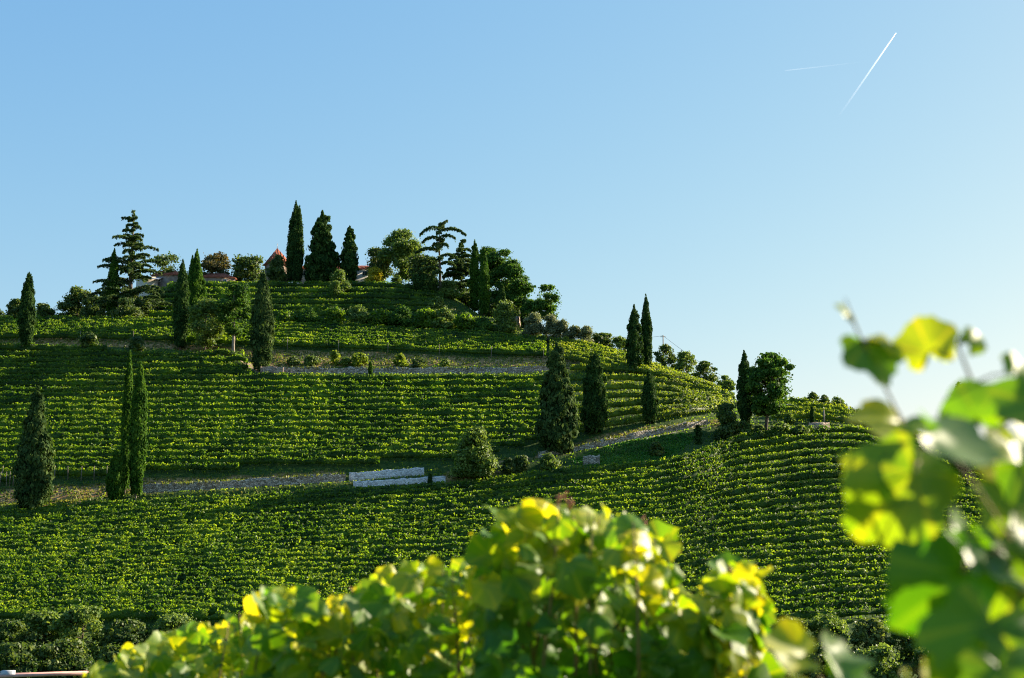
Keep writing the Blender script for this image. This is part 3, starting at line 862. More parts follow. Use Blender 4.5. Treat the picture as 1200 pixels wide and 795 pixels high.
def cedar(px, top, base=None, wpx=10, label='', seed=0, Y=None, name='cedar_tree', mat='cedar', tiers=13, droop=.05, lo=.12, topw=.10, plate=.34, group=None, bends=None, cat='cedar', power=.9, bark='bark'):
    rng = np.random.RandomState(seed + 900)
    loc, h, mpp = locate(px, top, base, Y)
    W = wpx * mpp
    r = empty(name, loc); tag(r, label, cat, group)
    tb, mb = MB(), MB()
    zs = np.linspace(-.3, h * .98, 8)
    tb.tube(np.stack([.12 * np.sin(zs * .4), .1 * np.cos(zs * .5), zs], 1), h * .02 * np.linspace(1.2, .15, 8), 8)
    specs = bends or []
    if not bends:
        for k in range(tiers):
            t = lo + (1 - lo) * (k + .3) / tiers
            nb = 7 if t < .75 else 5
            a0 = rng.uniform(0, 6.28)
            for b in range(nb):
                specs.append((t + rng.normal(0, .042), a0 + b * 2 * np.pi / nb + rng.normal(0, .3), W / 2 * (((1 - t) / (1 - lo)) ** power + topw) * rng.uniform(.45, 1.2), droop + rng.normal(0, .012), plate * rng.uniform(.7, 1.3)))
    for (t, a, L, dr, pl) in specs:
        z0 = t * h; d = np.array((math.cos(a), math.sin(a)))
        u = np.linspace(0, 1, 6)
        zb = z0 + L * (.22 * np.sin(u * 2.2) - dr * 4 * u ** 2)
        path = np.stack([d[0] * L * u, d[1] * L * u, zb], 1)
        tb.tube(path, np.linspace(.09, .02, 6) * max(1, L / 4), 5)
        n = int(62 * L * (pl / .34)) + 26
        s = rng.random(n) ** .75
        c = np.stack([np.interp(s, u, path[:, k]) for k in range(3)], 1)
        wd = pl * L * np.sin(np.clip(s * .8 + .25, 0, 1) * np.pi) * .5 * rng.uniform(.6, 1.3) + .15
        o = rng.uniform(-1, 1, n) * wd
        P = c + np.stack([-d[1] * o, d[0] * o, -.14 * np.abs(o) + rng.normal(0, .09, n) - rng.exponential(.09 + .05 * min(L, 4) / 4, n)], 1)
        cards(mb, P, np.array((0, 0, .7)) + rng.normal(0, .7, (n, 3)), .38 * rng.uniform(.5, 1.15, n), rng, 1.5)
    n = 90
    P = np.stack([rng.normal(0, .18, n), rng.normal(0, .18, n), h * (1 - rng.random(n) ** 1.5 * .12)], 1)
    cards(mb, P, rng.normal(size=(n, 3)), .35, rng, 1.6, np.tile((0, 0, 1.), (n, 1)))
    mb.build('crown', M[mat], r); tb.build('trunk', M[bark], r, smooth=True)
    return r

# --- cypresses
cypress(30, 319, 409, 19, 'dark slim cypress standing alone at the left end of the terrace', seed=1)
cypress(131, 291, 373, 14, 'slim cypress directly in front of the tall tiered conifer', seed=2, mat='cypress_bright')
cypress(211, 304, 411, 19, 'narrow dark cypress left of the two-tipped cypress', seed=3, ragged=.08)
cypress(228, 292, 388, 23, 'two-tipped cypress with bright green right side beside farmhouse roof', seed=4, mat='cypress_bright', tips=3)
cypress(306, 317, 436, 27, 'stout cypress with brown-tinged right side above the stone wall', seed=5, mat='cypress_brown', ragged=.14, trunk=.03)
cypress(347, 235, 327, 20, 'tallest dark cypress beside the pointed tower roof', seed=6, tips=3, Y=334)
cypress(410, 265, 327, 17, 'ragged knobbly dark cypress at the right end of the long house', seed=7, ragged=.35, spiky=.35, pw=1.6, Y=333, tuft=.6)
cypress(556, 281, 362, 15, 'twin-topped cypress among the hilltop pines', seed=8, tips=2, mat='cypress_bright', trunk=.03)
cypress(567, 289, 366, 13, 'cypress just right of the twin-topped one among hilltop pines', seed=9, mat='cypress_bright')
cypress(588, 333, 368, 10, 'short dark cypress column below the round-headed pines', seed=10)
cypress(616, 347, 383, 11, 'small dark cypress beside the pale sunlit stone wall', seed=11)
cypress(744, 357, 438, 19, 'left and fuller of the two cypresses on the bright ridge', seed=12, tips=2, ragged=.18)
cypress(758, 345, 436, 14, 'tall needle-pointed cypress on the bright ridge', seed=13, ragged=.08)
cypress(762, 434, 497, 18, 'shorter cypress standing just below the needle-pointed one', seed=14, ragged=.08)
cypress(653, 402, 531, 42, 'big shaggy broad cypress between the two tracks', seed=15, ragged=.30, spiky=.18, pw=1.5, mat='cypress_brown', tuft=.6, fat=.25, trunk=.02)
cypress(698, 412, 507, 33, 'broad many-tipped dark cypress above the stone wall', seed=16, tips=5, ragged=.12, trunk=.02)
cypress(874, 411, 500, 18, 'dark column cypress touching the round stone pine', seed=17, ragged=.12)
cypress(38, 453, 599, 38, 'large weathered shaggy cypress at the left end of the lower track', seed=18, ragged=.26, spiky=.12, pw=1.4, mat='cypress_brown', tuft=.55, trunk=.04, fat=.3)
cypress(146, 411, 580, 13, 'very thin tall cypress at the back of the lower trio', seed=19, ragged=.06, bark='palebark', mat='cypress_bright', pw=2.6)
cypress(159, 424, 586, 20, 'tall smooth green cypress in front of the lower trio', seed=20, ragged=.06, bark='palebark', fat=.45, pw=2.6, mat='cypress_bright')
cypress(134, 527, 592, 20, 'short egg-shaped cypress of the lower trio', seed=21, ragged=.08, mat='cypress_bright', pw=2.2, bark='palebark', fat=.3, trunk=.09)  # brighter foliage all over stands in for its sunlit right edge
cypress(1128, 448, 560, 30, 'dark cypress at far right behind the blurred vine leaves', seed=22)
cypress(952, 477, 499, 4, 'tiny thin young cypress on the right shoulder near ruined wall', seed=23, tuft=.3)
cypress(434, 424, 441, 4, 'tiny cypress against the long upper stone wall', seed=24, tuft=.25, mat='cypress_bright')
cypress(504, 555, 569, 4, 'tiny dark cypress between the white walls', seed=25, tuft=.25)
cypress(378, 247, 327, 30, 'broad shaggy conifer in front of the long hilltop house', seed=26, ragged=.40, spiky=.42, pw=1.25, Y=333, tuft=.7, mat='cypress', tips=1, fat=.25, cat='conifer', name='conifer_tree', group='hilltop conifers')

# --- conifers
cedar(153, 247, 338, 100, 'tall tiered open conifer at the left end of the hilltop', seed=1, tiers=14, droop=.03, mat='cedar', power=.85, lo=.08, plate=.26, topw=.06)
G = 0.0
b_ = []
rng_ = np.random.RandomState(5)
for t, a, L, dr in [(.93, 3.1, 4.6, .12), (.90, .1, 6.0, .08), (.82, .25, 3.6, .06), (.80, 3.0, 4.2, .1), (.72, 2.4, 2.6, .1), (.70, 5.5, 2.8, .1), (.97, 1.2, 2.0, .1), (.99, .4, 1.8, -.1), (.62, 3.3, 5.6, .07), (.55, .2, 4.0, .05), (.48, 3.0, 5.5, .06), (.45, .6, 4.4, .06), (.40, 2.2, 3.4, .06), (.36, 3.4, 5.0, .08), (.3, 4.4, 3.8, .08), (.5, 4.9, 3, .08), (.65, 4.6, 3, .08), (.78, 1.5, 3, .1), (.86, 4.5, 2.5, .1)]:
    b_.append((t, a, L, dr, .5))
cedar(515, 262, 346, 60, 'dark cedar with sweeping drooping top branches on the skyline', seed=2, bends=b_, mat='cedar')
cedar(541, 284, 352, 46, 'layered cedar between drooping cedar and twin-topped cypress', seed=3, Y=331, tiers=8, plate=.6, power=.45, lo=.2)
clustertree(897, 416, 508, 60, 'round-headed stone pine with bare trunk beside column cypress', 'pine', 'pine_tree', 'pine', seed=1, trunk=.26, ncl=60, csize=.11, leaf=.38, dens=30, flat=.6, shape='round', solid=.6, bark='bark', lean=.17)
clustertree(273, 334, 420, 44, 'round pine with tall bare pinkish trunk left of the stout cypress', 'pine', 'pine_tree', 'pine', seed=2, trunk=.34, ncl=26, csize=.16, leaf=.36, dens=26, flat=.7, bark='palebark')
clustertree(240, 352, 414, 46, 'loose light green young tree left of the bare-trunked pine', 'tree', 'small_tree', 'pale', seed=3, trunk=.18, ncl=20, csize=.17, leaf=.34, dens=15, bark='bark')
gp = 'round-headed pines on the hilltop'
clustertree(588, 294, 366, 48, 'tallest round-headed pine behind the twin-topped cypress', 'pine', 'pine_tree', 'pine', seed=4, Y=318, trunk=.3, ncl=28, csize=.16, dens=28, flat=.6, group=gp, solid=.5)
clustertree(604, 312, 372, 44, 'round-headed pine just below the tallest pine of the hilltop', 'pine', 'pine_tree', 'pine', seed=5, Y=312, trunk=.25, ncl=26, csize=.17, dens=28, flat=.6, group=gp, solid=.5)
clustertree(640, 335, 383, 36, 'wind-shaped pine leaning right at the edge of the grove', 'pine', 'pine_tree', 'pine', seed=6, trunk=.35, ncl=20, csize=.15, dens=26, flat=.6, lean=.12, group=gp)
clustertree(622, 352, 384, 26, 'small pine between the leaning pine and stone wall', 'pine', 'pine_tree', 'pine', seed=7, trunk=.2, ncl=14, csize=.2, dens=26, flat=.6, group=gp)
clustertree(572, 292, 360, 34, 'dark pine rising directly behind the hilltop cypresses', 'pine', 'pine_tree', 'pine', seed=8, Y=326, trunk=.2, ncl=22, csize=.18, dens=26, group=gp)
# --- broad-leaved
clustertree(470, 271, 330, 52, 'tall pale green birch-like tree left of the drooping cedar', 'tree', 'broadleaf_tree', 'pale', seed=9, Y=333, trunk=.2, ncl=34, csize=.15, dens=15, bark='palebark', loose=.9)
clustertree(443, 292, 328, 34, 'low open tree right of the long house', 'tree', 'broadleaf_tree', 'broad', seed=10, Y=336, trunk=.2, ncl=18, csize=.17, dens=13)
clustertree(495, 300, 345, 36, 'dark leafy tree under the drooping cedar', 'tree', 'broadleaf_tree', 'broad', seed=11, Y=326, trunk=.1, ncl=22, csize=.2, dens=20)
gs = 'skyline trees left of the house'
for q_, (px, top, Y, w, m, lab) in enumerate([
    (198, 299, 343, 50, 'broad', 'rounded tree rising just behind the small farmhouse roof'),
    (253, 298, 344, 44, 'autumn', 'sparse rusty-tinted tree above the long red farm roof'),
    (292, 302, 344, 44, 'broad', 'dark open tree left of the pointed tower roof'),
    (92, 338, 322, 44, 'broad', 'wide dark tree on the skyline left of tiered conifer'),
    (112, 348, 320, 34, 'broad', 'low dark tree just right of the wide skyline tree'),
    (22, 352, 320, 26, 'broad', 'small dark tree behind the leftmost slim cypress'),
    (52, 357, 322, 30, 'broad', 'low tree between leftmost cypress and wide skyline tree'),
    (-4, 362, 322, 26, 'broad', 'dark tree at the left edge of the picture'),
    (124, 340, 316, 24, 'broad', 'dark bushy tree behind the cypress before tiered conifer')]):
    clustertree(px, top, None, w, lab, 'tree', 'broadleaf_tree', m, seed=20 + q_, Y=Y, trunk=.18, ncl=20, csize=.17, dens=8 if m == 'autumn' or px in (198, 292) else 18, leaf=.46, group=gs, crown_lo=.12)
ge = 'trees behind the sunlit ridge'
for q_, (px, top, Y, w, lab) in enumerate([
    (705, 391, 300, 30, 'small tree behind ridge just right of grey-green shrubs'), (728, 396, 298, 30, 'low tree behind ridge left of the ridge cypresses'),
    (780, 405, 294, 30, 'leafy tree around the utility pole'), (804, 413, 290, 32, 'leafy tree right of the utility pole'),
    (826, 424, 288, 32, 'low tree further down the ridge skyline'), (850, 441, 284, 24, 'tiny tree near the foot of the ridge skyline')]):
    clustertree(px, top, None, w, lab, 'tree', 'broadleaf_tree', 'pale' if q_ % 2 else 'broad', seed=40 + q_, Y=Y, trunk=.02, ncl=34, csize=.13, dens=11, group=ge)
clustertree(952, 461, None, 20, 'small windswept tree left of the pair on right skyline', 'tree', 'broadleaf_tree', 'broad', seed=50, Y=268, trunk=.1, ncl=14, csize=.2, dens=14, group='tiny trees on the right skyline')
clustertree(966, 464, None, 16, 'middle small tree on the right skyline', 'tree', 'broadleaf_tree', 'broad', seed=51, Y=267, trunk=.1, ncl=12, csize=.2, dens=14, group='tiny trees on the right skyline')
clustertree(981, 466, None, 22, 'rounder small tree at right of the skyline pair', 'tree', 'broadleaf_tree', 'pale', seed=52, Y=265, trunk=.1, ncl=14, csize=.22, dens=14, group='tiny trees on the right skyline')

# --- shrubs
def shrub(px, top, base, w, label, mat='broad', seed=0, Y=None, group=None, ncl=12, csize=.26, dens=30, leaf=.3, **kw):
    return clustertree(px, top, base, w, label, 'shrub', 'shrub', mat, seed=seed + 60, Y=Y, group=group, trunk=.0, ncl=ncl, csize=csize, dens=dens, leaf=leaf, shape='bush', solid=.6, **kw)
shrub(558, 503, 558, 52, 'large round sunlit bush beside the bend of the lower track', 'pale', 1, ncl=34, csize=.17, leaf=.28, dens=40)
shrub(325, 300, None, 24, 'dark climbing bush against the tower', 'broad', 2, Y=330, ncl=12)
shrub(398, 318, 346, 22, 'light green bush in front of the shaggy conifer', 'pale', 3, ncl=14)
shrub(393, 330, 352, 16, 'pale bush lower left of the light green bush', 'pale', 4, ncl=8)
shrub(440, 315, None, 24, 'bright yellow bush at the right end of the long house', 'yellow', 5, Y=331, ncl=12, dens=22)
shrub(466, 323, 335, 14, 'small yellow-green bush right of the bright yellow one', 'pale', 6, Y=None, ncl=8)
shrub(512, 350, 372, 24, 'round green bush under the drooping cedar', 'pale', 7, ncl=10)
shrub(524, 330, 348, 26, 'leafy bush between the cedar trunk and layered cedar', 'pale', 8, ncl=12)
shrub(497, 322, 342, 36, 'very dark clipped bush left of the cedar trunk', 'cypress', 9, ncl=14)
shrub(592, 355, 390, 30, 'leafy light green small tree below the round pines', 'pale', 10, ncl=16)
shrub(104, 390, 407, 22, 'round dark bush on the upper track near left end', 'broad', 11)
shrub(160, 396, 410, 22, 'low dark bush on upper track right of the round one', 'broad', 12)
shrub(852, 474, 517, 34, 'large dark bush where the lower track ends', 'broad', 13, ncl=20, csize=.2)
shrub(872, 495, 515, 24, 'sunlit green bush at the foot of the column cypress', 'pale', 14)
shrub(818, 499, 520, 11, 'small dark upright bush at the right end of lawn', 'cypress', 15, ncl=8)
shrub(769, 519, 533, 18, 'low round dark bush in the middle of the lawn', 'broad', 16)
shrub(611, 535, 551, 20, 'low green bush right of the bend in the track', 'broad', 17)
shrub(643, 533, 549, 22, 'bush at the foot of the big shaggy cypress', 'pale', 18)
shrub(595, 538, 553, 18, 'dark bush just right of the large round sunlit bush', 'broad', 19)
go = 'grey-green shrubs along the ridge'
for q_, (px, top, base, w, lab) in enumerate([(626, 368, 399, 30, 'leftmost and largest grey-green ridge shrub'), (645, 370, 401, 27, 'second grey-green ridge shrub from the left'),
    (660, 376, 403, 22, 'narrow grey-green shrub in the middle of the ridge group'), (673, 383, 404, 25, 'darker low shrub right of middle in the ridge group'), (687, 383, 407, 24, 'rightmost grey-green shrub of the ridge group')]):
    shrub(px, top, base, w, lab, 'olive', 20 + q_, group=go, ncl=16, csize=.2, leaf=.26)
for q_, (px, top, Y, w) in enumerate([(545, 345, 322, 40), (575, 350, 318, 40), (604, 362, 312, 36), (520, 338, 326, 34)]):
    shrub(px, top, None, w, ['dark undergrowth below the twin-topped hilltop cypress', 'undergrowth under the tallest round-headed pine', 'undergrowth between the pines and the leaning pine', 'undergrowth under the sweeping dark cedar'][q_], 'broad', 80 + q_, Y=Y, ncl=12)
gk = 'shrubs on the upper wall bank'
for q_, (px, top, base, w, m) in enumerate([(345, 419, 427, 16, 'broad'), (365, 418, 428, 18, 'pale'), (392, 412, 428, 12, 'vine_bright'), (422, 415, 428, 18, 'vine_bright'), (405, 420, 428, 18, 'pale'), (470, 416, 429, 16, 'vine_bright'), (490, 421, 430, 22, 'broad'), (521, 422, 431, 14, 'pale')]):
    shrub(px, top, base, w, f'{ORD[q_]} low bush from the left along the bank above the long stone wall', m, 30 + q_, group=gk, ncl=6, csize=.3)
gh = 'hedge of shrubs below the knoll'
hx = [(335, 366, 379), (362, 365, 379), (392, 362, 380), (420, 361, 381), (446, 364, 382), (472, 362, 383), (498, 364, 384), (523, 363, 386), (546, 368, 388), (566, 374, 390)]
for q_, (px, top, base) in enumerate(hx):
    shrub(px, top, base, 32, f'{ORD[q_]} shrub from the left in the hedge under the hilltop vines', ['vine', 'pine', 'vine', 'pale'][q_ % 4], 40 + q_, group=gh, ncl=10, csize=.22, leaf=.34)
gl = 'shrubs on the left knoll slope'
for q_, (px, top, base, w) in enumerate([(150, 338, 372, 26), (165, 350, 374, 24), (150, 360, 376, 40), (185, 342, 360, 22)]):
    shrub(px, top, base, w, ['tall bush at the left rim of the hilltop knoll', 'middle bush on the left knoll slope', 'spreading low bush at the foot of knoll slope', 'bush just below the small farm shed'][q_], 'broad', 52 + q_, group=gl, ncl=10)
gb = 'bushes on the right shoulder bank'
for q_, (px, top, base, w) in enumerate([(890, 500, 516, 24), (915, 497, 514, 26), (938, 500, 514, 22), (925, 485, 497, 14)]):
    shrub(px, top, base, w, ['bush under the trunk of the round stone pine', 'bush right of the stone pine trunk', 'low bush left of the ruined reddish wall', 'small bush behind the bank near stone pine'][q_], 'pale' if q_ % 2 else 'broad', 70 + q_, group=gb, ncl=10)
# --- valley trees along the foot of the vineyard
gv = 'trees at the foot of the vineyard'
for q_, (px, top, Y, w, m) in enumerate([(14, 728, 146, 60, 'broad'), (52, 718, 150, 58, 'pale'), (98, 712, 148, 62, 'pale'), (150, 728, 150, 60, 'broad'), (200, 722, 152, 60, 'pale'), (246, 738, 150, 50, 'broad'),
       (20, 755, 128, 70, 'broad'), (80, 752, 130, 70, 'broad'), (140, 758, 128, 60, 'broad'),
       (884, 722, 152, 46, 'scrub'), (925, 726, 150, 54, 'scrub'), (972, 722, 152, 56, 'pale'), (1018, 727, 150, 52, 'scrub'), (1062, 724, 152, 54, 'pale'), (1104, 730, 150, 50, 'scrub'), (1150, 728, 152, 50, 'pale'),
       (905, 752, 130, 60, 'pale'), (960, 756, 128, 62, 'scrub'), (1030, 758, 128, 70, 'pale'), (1095, 760, 128, 66, 'broad'), (700, 745, 152, 60, 'broad'), (820, 742, 150, 60, 'broad')]):
    nm = {'broad': 'dark green', 'pale': 'yellowish green', 'scrub': 'olive green'}[m]
    side = 'lower left' if px < 300 else 'lower right'
    if px in (700, 820): side = 'bottom centre'
    row = 'back row' if Y > 140 else 'front row'
    k_ = sum(1 for z_ in [1])
    clustertree(px, top, None, w, f'{nm} valley tree, {ORD[q_ if q_ < 6 else q_ - 6 if q_ < 9 else q_ - 9 if q_ < 16 else q_ - 16 if q_ < 20 else q_ - 20]} from left in the {side} {row}', 'tree', 'valley_tree', m, seed=90 + q_, Y=Y, trunk=.1, ncl=40, csize=.125, dens=34, leaf=.24, group=gv, solid=.7, crown_lo=.05)

# ------------------------------------------------------------ grass (nobody could count it)
rng = np.random.RandomState(77)
def grass(polys, dens, mat, name, label, size=.32):
    mb = MB(); tot = 0
    for img in polys:
        poly = img if isinstance(img, np.ndarray) else groundpoly(img)
        lo, hi = poly.min(0), poly.max(0); A = np.prod(hi - lo); n = int(A * dens)
        X = rng.uniform(lo[0], hi[0], n); Y = rng.uniform(lo[1], hi[1], n)
        m = inpoly(X, Y, poly); X, Y = X[m], Y[m]
        P = np.stack([X, Y, H(X, Y) + size * .35], 1); n = len(P)
        if n: cards(mb, P, rng.normal(size=(n, 3)) * (1, 1, .4), size * rng.uniform(.5, 1.3, n), rng, 1.6, np.tile((0, 0, 1.), (n, 1)) + rng.normal(0, .4, (n, 3)))
    o = mb.build(name, M[mat]); tag(o, label, 'grass', kind='stuff'); return o
grass([s[0] for s in soil_img[:4]] + [[(500, 338), (540, 346), (600, 372), (650, 396), (600, 396), (540, 378), (500, 366)], [(140, 345), (180, 336), (180, 376), (130, 378)],
       [(-40, 592), (165, 581), (400, 567), (640, 548), (640, 560), (400, 582), (150, 598), (-40, 606)], [(860, 500), (950, 505), (1040, 505), (1060, 520), (940, 513), (850, 527)]], 5, 'grassm', 'grass', 'dry and green grass tufts on the banks beside the tracks')
grass([lawn_poly], 34, 'lawn', 'lawn', 'bright green lawn on the bank below the stone wall', .28)
mb_ = MB()
for k_, w_ in walls.items():
    if k_ == 'middle_white': continue
    P = resample(w_['P'], .12); n = len(P)
    for z_, dn in ((w_['h'] - .05, 1.0), (.05, 1.0)):
        mm = (np.sin(np.arange(n) * .05 + z_ * 3) + rng.normal(0, .8, n)) > .2
        Q_ = P[mm] + rng.normal(0, .12, (mm.sum(), 3)) + (0, -.15, z_)
        cards(mb_, Q_, rng.normal(size=Q_.shape), .3 * rng.uniform(.5, 1.3, len(Q_)), rng, 1.5, np.tile((0, 0, 1.), (len(Q_), 1)) + rng.normal(0, .5, Q_.shape))
tag(mb_.build('grass', M['grassm']), 'grass tufts hanging over and growing along the stone walls', 'grass', kind='stuff')
whole = np.array([(-75, 166), (75, 170), (80, 240), (40, 262), (20, 300), (-20, 325), (-85, 325), (-110, 300)])
grass([whole], 3.0, 'vine', 'weeds', 'low weeds growing on the ground between the vine rows', .24)

# ------------------------------------------------------------ buildings
def hiproof(mb, L, W, z, rh, over=.35, hip=.5, tint=.5):
    """hipped roof, tiles as ribs running down the slope"""
    l, w = L / 2 + over, W / 2 + over; r = max(0, L / 2 - W / 2 * hip * 2 + 0)
    V = [(-l, -w, z), (l, -w, z), (l, w, z), (-l, w, z), (-r, 0, z + rh), (r, 0, z + rh)]
    mb.add(V, [(0, 1, 5, 4), (2, 3, 4, 5), (3, 2, 1, 0)], [(1, 2, 5), (3, 0, 4)], tint=tint)
    n = int(L / .3)
    for k in range(n):
        x = -L / 2 + (k + .5) * L / n
        zt = rh * min(1, (l - abs(x)) / max(.01, (l - r)))
        for sgn in (-1, 1):
            y1 = sgn * w * (1 - zt / rh)
            mb.tube([(x, sgn * w, z + .03), (x, y1, z + zt + .03)], .045, 5, tint=float(rng.random()))
def window(parent, x, y, z, w=.8, h=1.0):
    f = MB()
    for dx, dz, sx, sz in ((-w / 2, 0, .1, h), (w / 2, 0, .1, h), (0, h / 2, w + .1, .1), (0, -h / 2, w + .2, .1), (0, 0, .06, h)):
        f.box(x + dx, y - .03, z + dz, sx, .12, sz)
    fo = f.build('window', M['whitepaint'], parent)
    g_ = MB(); g_.box(x, y + .0, z, w - .02, .05, h - .02); g_.build('pane', M['glass'], fo)

# pointed tower
loc, h, mpp = locate(325, 291, None, 338)
b = empty('tower_house', loc); tag(b, 'small square house with steep pointed red tile roof behind bush and cypress', 'house'); b.rotation_euler.z = .5
wz = h - 4.2
m = MB(); m.box(0, 0, wz / 2, 4.6, 4.6, wz); m.build('wall', M['oldwall'], b)
m = MB(); l = 2.75
m.add([(-l, -l, wz), (l, -l, wz), (l, l, wz), (-l, l, wz), (0, 0, h)], [(3, 2, 1, 0)], [(0, 1, 4), (1, 2, 4), (2, 3, 4), (3, 0, 4)])
for a in range(4):
    for k in range(9):
        u = (k + .5) / 9 * 2 - 1; zt = 1 - abs(u)
        p0 = np.array((u * l, -l, wz + .03)); p1 = np.array((u * l, -l * (1 - zt), wz + (h - wz) * zt + .03))
        c_, s_ = math.cos(a * math.pi / 2), math.sin(a * math.pi / 2)
        R2 = lambda p: (p[0] * c_ - p[1] * s_, p[0] * s_ + p[1] * c_, p[2])
        m.tube([R2(p0), R2(p1)], .045, 5, tint=float(rng.random()))
rf = m.build('roof', M['tile'], b)
m = MB(); m.tube([(0, 0, h - .1), (0, 0, h + 1.3)], [.06, .03], 6); m.box(0, 0, h + .9, .4, .04, .05); m.build('finial', M['grey'], b)
window(b, 0, -2.3, wz * .55)
# long house
loc, h, mpp = locate(394, 311.5, None, 341)
b = empty('long_house', loc); tag(b, 'long low pale house with dark red tile roof behind the hilltop trees', 'house')
m = MB(); m.box(0, 0, (h - 1.5) / 2, 17.6, 6, h - 1.5); m.build('wall', M['paleplaster'], b)
m = MB(); hiproof(m, 17.6, 6, h - 1.5, 1.5, hip=.15); m.build('roof', M['tile'], b)
for x in (-7.6, -5.2, -2.6, 2.4, 5.0, 7.4): window(b, x, -3.0, h - 2.5, 1.1, 1.1)
m = MB(); m.box(-1, .8, h + .3, .6, .6, 1.5); m.build('chimney', M['oldwall'], b)
# small farmhouse
loc, h, mpp = locate(197, 317.5, None, 340)
b = empty('farmhouse', loc); tag(b, 'small farmhouse with red tiled gable roof behind the slim cypress', 'house'); b.rotation_euler.z = -.1
m = MB(); m.box(0, 0, (h - 1.6) / 2, 6.4, 5, h - 1.6); m.build('wall', M['oldwall'], b)
m = MB(); hiproof(m, 6.4, 5, h - 1.6, 1.6, hip=.25); m.build('roof', M['tile'], b)
window(b, -1.4, -2.5, h - 2.6)
# long farm roof
loc, h, mpp = locate(256, 320.5, None, 341)
b = empty('barn', loc); tag(b, 'long barn with low red hipped roof right of the two-tipped cypress', 'barn'); b.rotation_euler.z = .06
m = MB(); m.box(0, 0, (h - 1.6) / 2, 8.8, 5.5, h - 1.6); m.build('wall', M['oldwall'], b)
m = MB(); hiproof(m, 8.8, 5.5, h - 1.6, 1.6, hip=.5); m.build('roof', M['tile'], b)
window(b, 2, -2.75, h - 2.5)
# shed
loc, h, mpp = locate(173, 323, None, 336)
b = empty('shed', loc); tag(b, 'cream shed with sloping grey-blue sheet roof under the tiered conifer', 'shed')
m = MB(); m.box(0, 0, h / 2 - .3, 4.6, 3, h - .6); m.build('wall', M['plaster'], b)
m = MB(); m.add([(-.6, -2.6, h - 1.1), (3.4, -2.6, h - 1.35), (3.4, 1.6, h - .15), (-.6, 1.6, h + .1), (-.6, -2.6, h - 1.2), (3.4, -2.6, h - 1.45), (3.4, 1.6, h - .25), (-.6, 1.6, h)],
    [(0, 1, 2, 3), (7, 6, 5, 4), (0, 4, 5, 1), (1, 5, 6, 2), (2, 6, 7, 3), (3, 7, 4, 0)]); m.build('roof', M['metalroof'], b)
m = MB(); m.box(-1.5, -1.53, .95, .8, .06, 1.8); m.build('door', M['wood'], b)

# shed corner at the bottom left of the view
loc = pt(30, 800, 108); zg = float(H(loc[0], 108)); loc = np.array((loc[0], 108, zg))
h = float(pt(30, 791, 108)[2] - zg)
b = empty('shelter', loc); tag(b, 'low shelter with pinkish roof beam at the lower left corner', 'shelter')
m = MB(); m.add([(-4, -.0, h - .22), (4.2, 0, h + .02), (4.2, 3.2, h + .02), (-4, 3.2, h - .22), (-4, 0, h - .28), (4.2, 0, h - .04), (4.2, 3.2, h - .04), (-4, 3.2, h - .28)],
    [(0, 1, 2, 3), (7, 6, 5, 4), (0, 4, 5, 1), (1, 5, 6, 2), (2, 6, 7, 3), (3, 7, 4, 0)]); m.build('roof', M['pinkwood'], b)
m = MB(); m.add([(-2.3, -.12, h - .22), (4.35, -.12, h + .0), (4.35, -.02, h + .0), (-2.3, -.02, h - .22), (-2.3, -.12, h - .02), (4.35, -.12, h + .2), (4.35, -.02, h + .2), (-2.3, -.02, h - .02)],
    [(3, 2, 1, 0), (4, 5, 6, 7), (0, 1, 5, 4), (1, 2, 6, 5), (2, 3, 7, 6), (3, 0, 4, 7)]); m.build('beam', M['pinkwood'], b)
for x in (-3.6, 0, 3.9):
    m = MB(); m.box(x, .25, (h - .2) / 2 - .2, .16, .16, h - .1); m.build('post', M['grey'], b)
m = MB(); m.box(-1.5, .4, h + .02, .9, .7, .5); m.build('vent_box', M['grey'], b)

# utility pole and cables
loc, h, mpp = locate(777, 393, None, 296)
b = empty('utility_pole', loc); tag(b, 'thin grey utility pole rising from the trees on the ridge', 'pole')
m = MB(); m.tube([(0, 0, -.5), (0, 0, h)], [.16, .1], 8); m.build('pole', M['wood'], b)
m = MB(); m.box(0, 0, h - .35, 1.1, .1, .12); m.build('crossarm', M['wood'], b)
topP = loc + (0, 0, h - .1)
def cable(a, c, sag, label):
    u = np.linspace(0, 1, 24)[:, None]; P = a * (1 - u) + c * u; P[:, 2] -= (sag * 4 * u * (1 - u))[:, 0]
    m = MB(); m.tube(P - a, .028, 4); tag(m.build('cable', M['wire'], loc=a), label, 'cable')
cable(topP, pt(690, 388, 320), 1.0, 'thin cable running left from the utility pole')
cable(topP, pt(872, 455, 285), .6, 'thin cable running down right from the utility pole')
# marker post by the ruin
loc, h, mpp = locate(966, 481, 501)
b = MB(); b.box(0, 0, h / 2, .22, .22, h); b.box(0, -.03, h * .72, .6, .1, .16)
tag(b.build('marker_post', M['wood'], loc=loc), 'pale short marker post standing on the bank above the ruined wall', 'post')

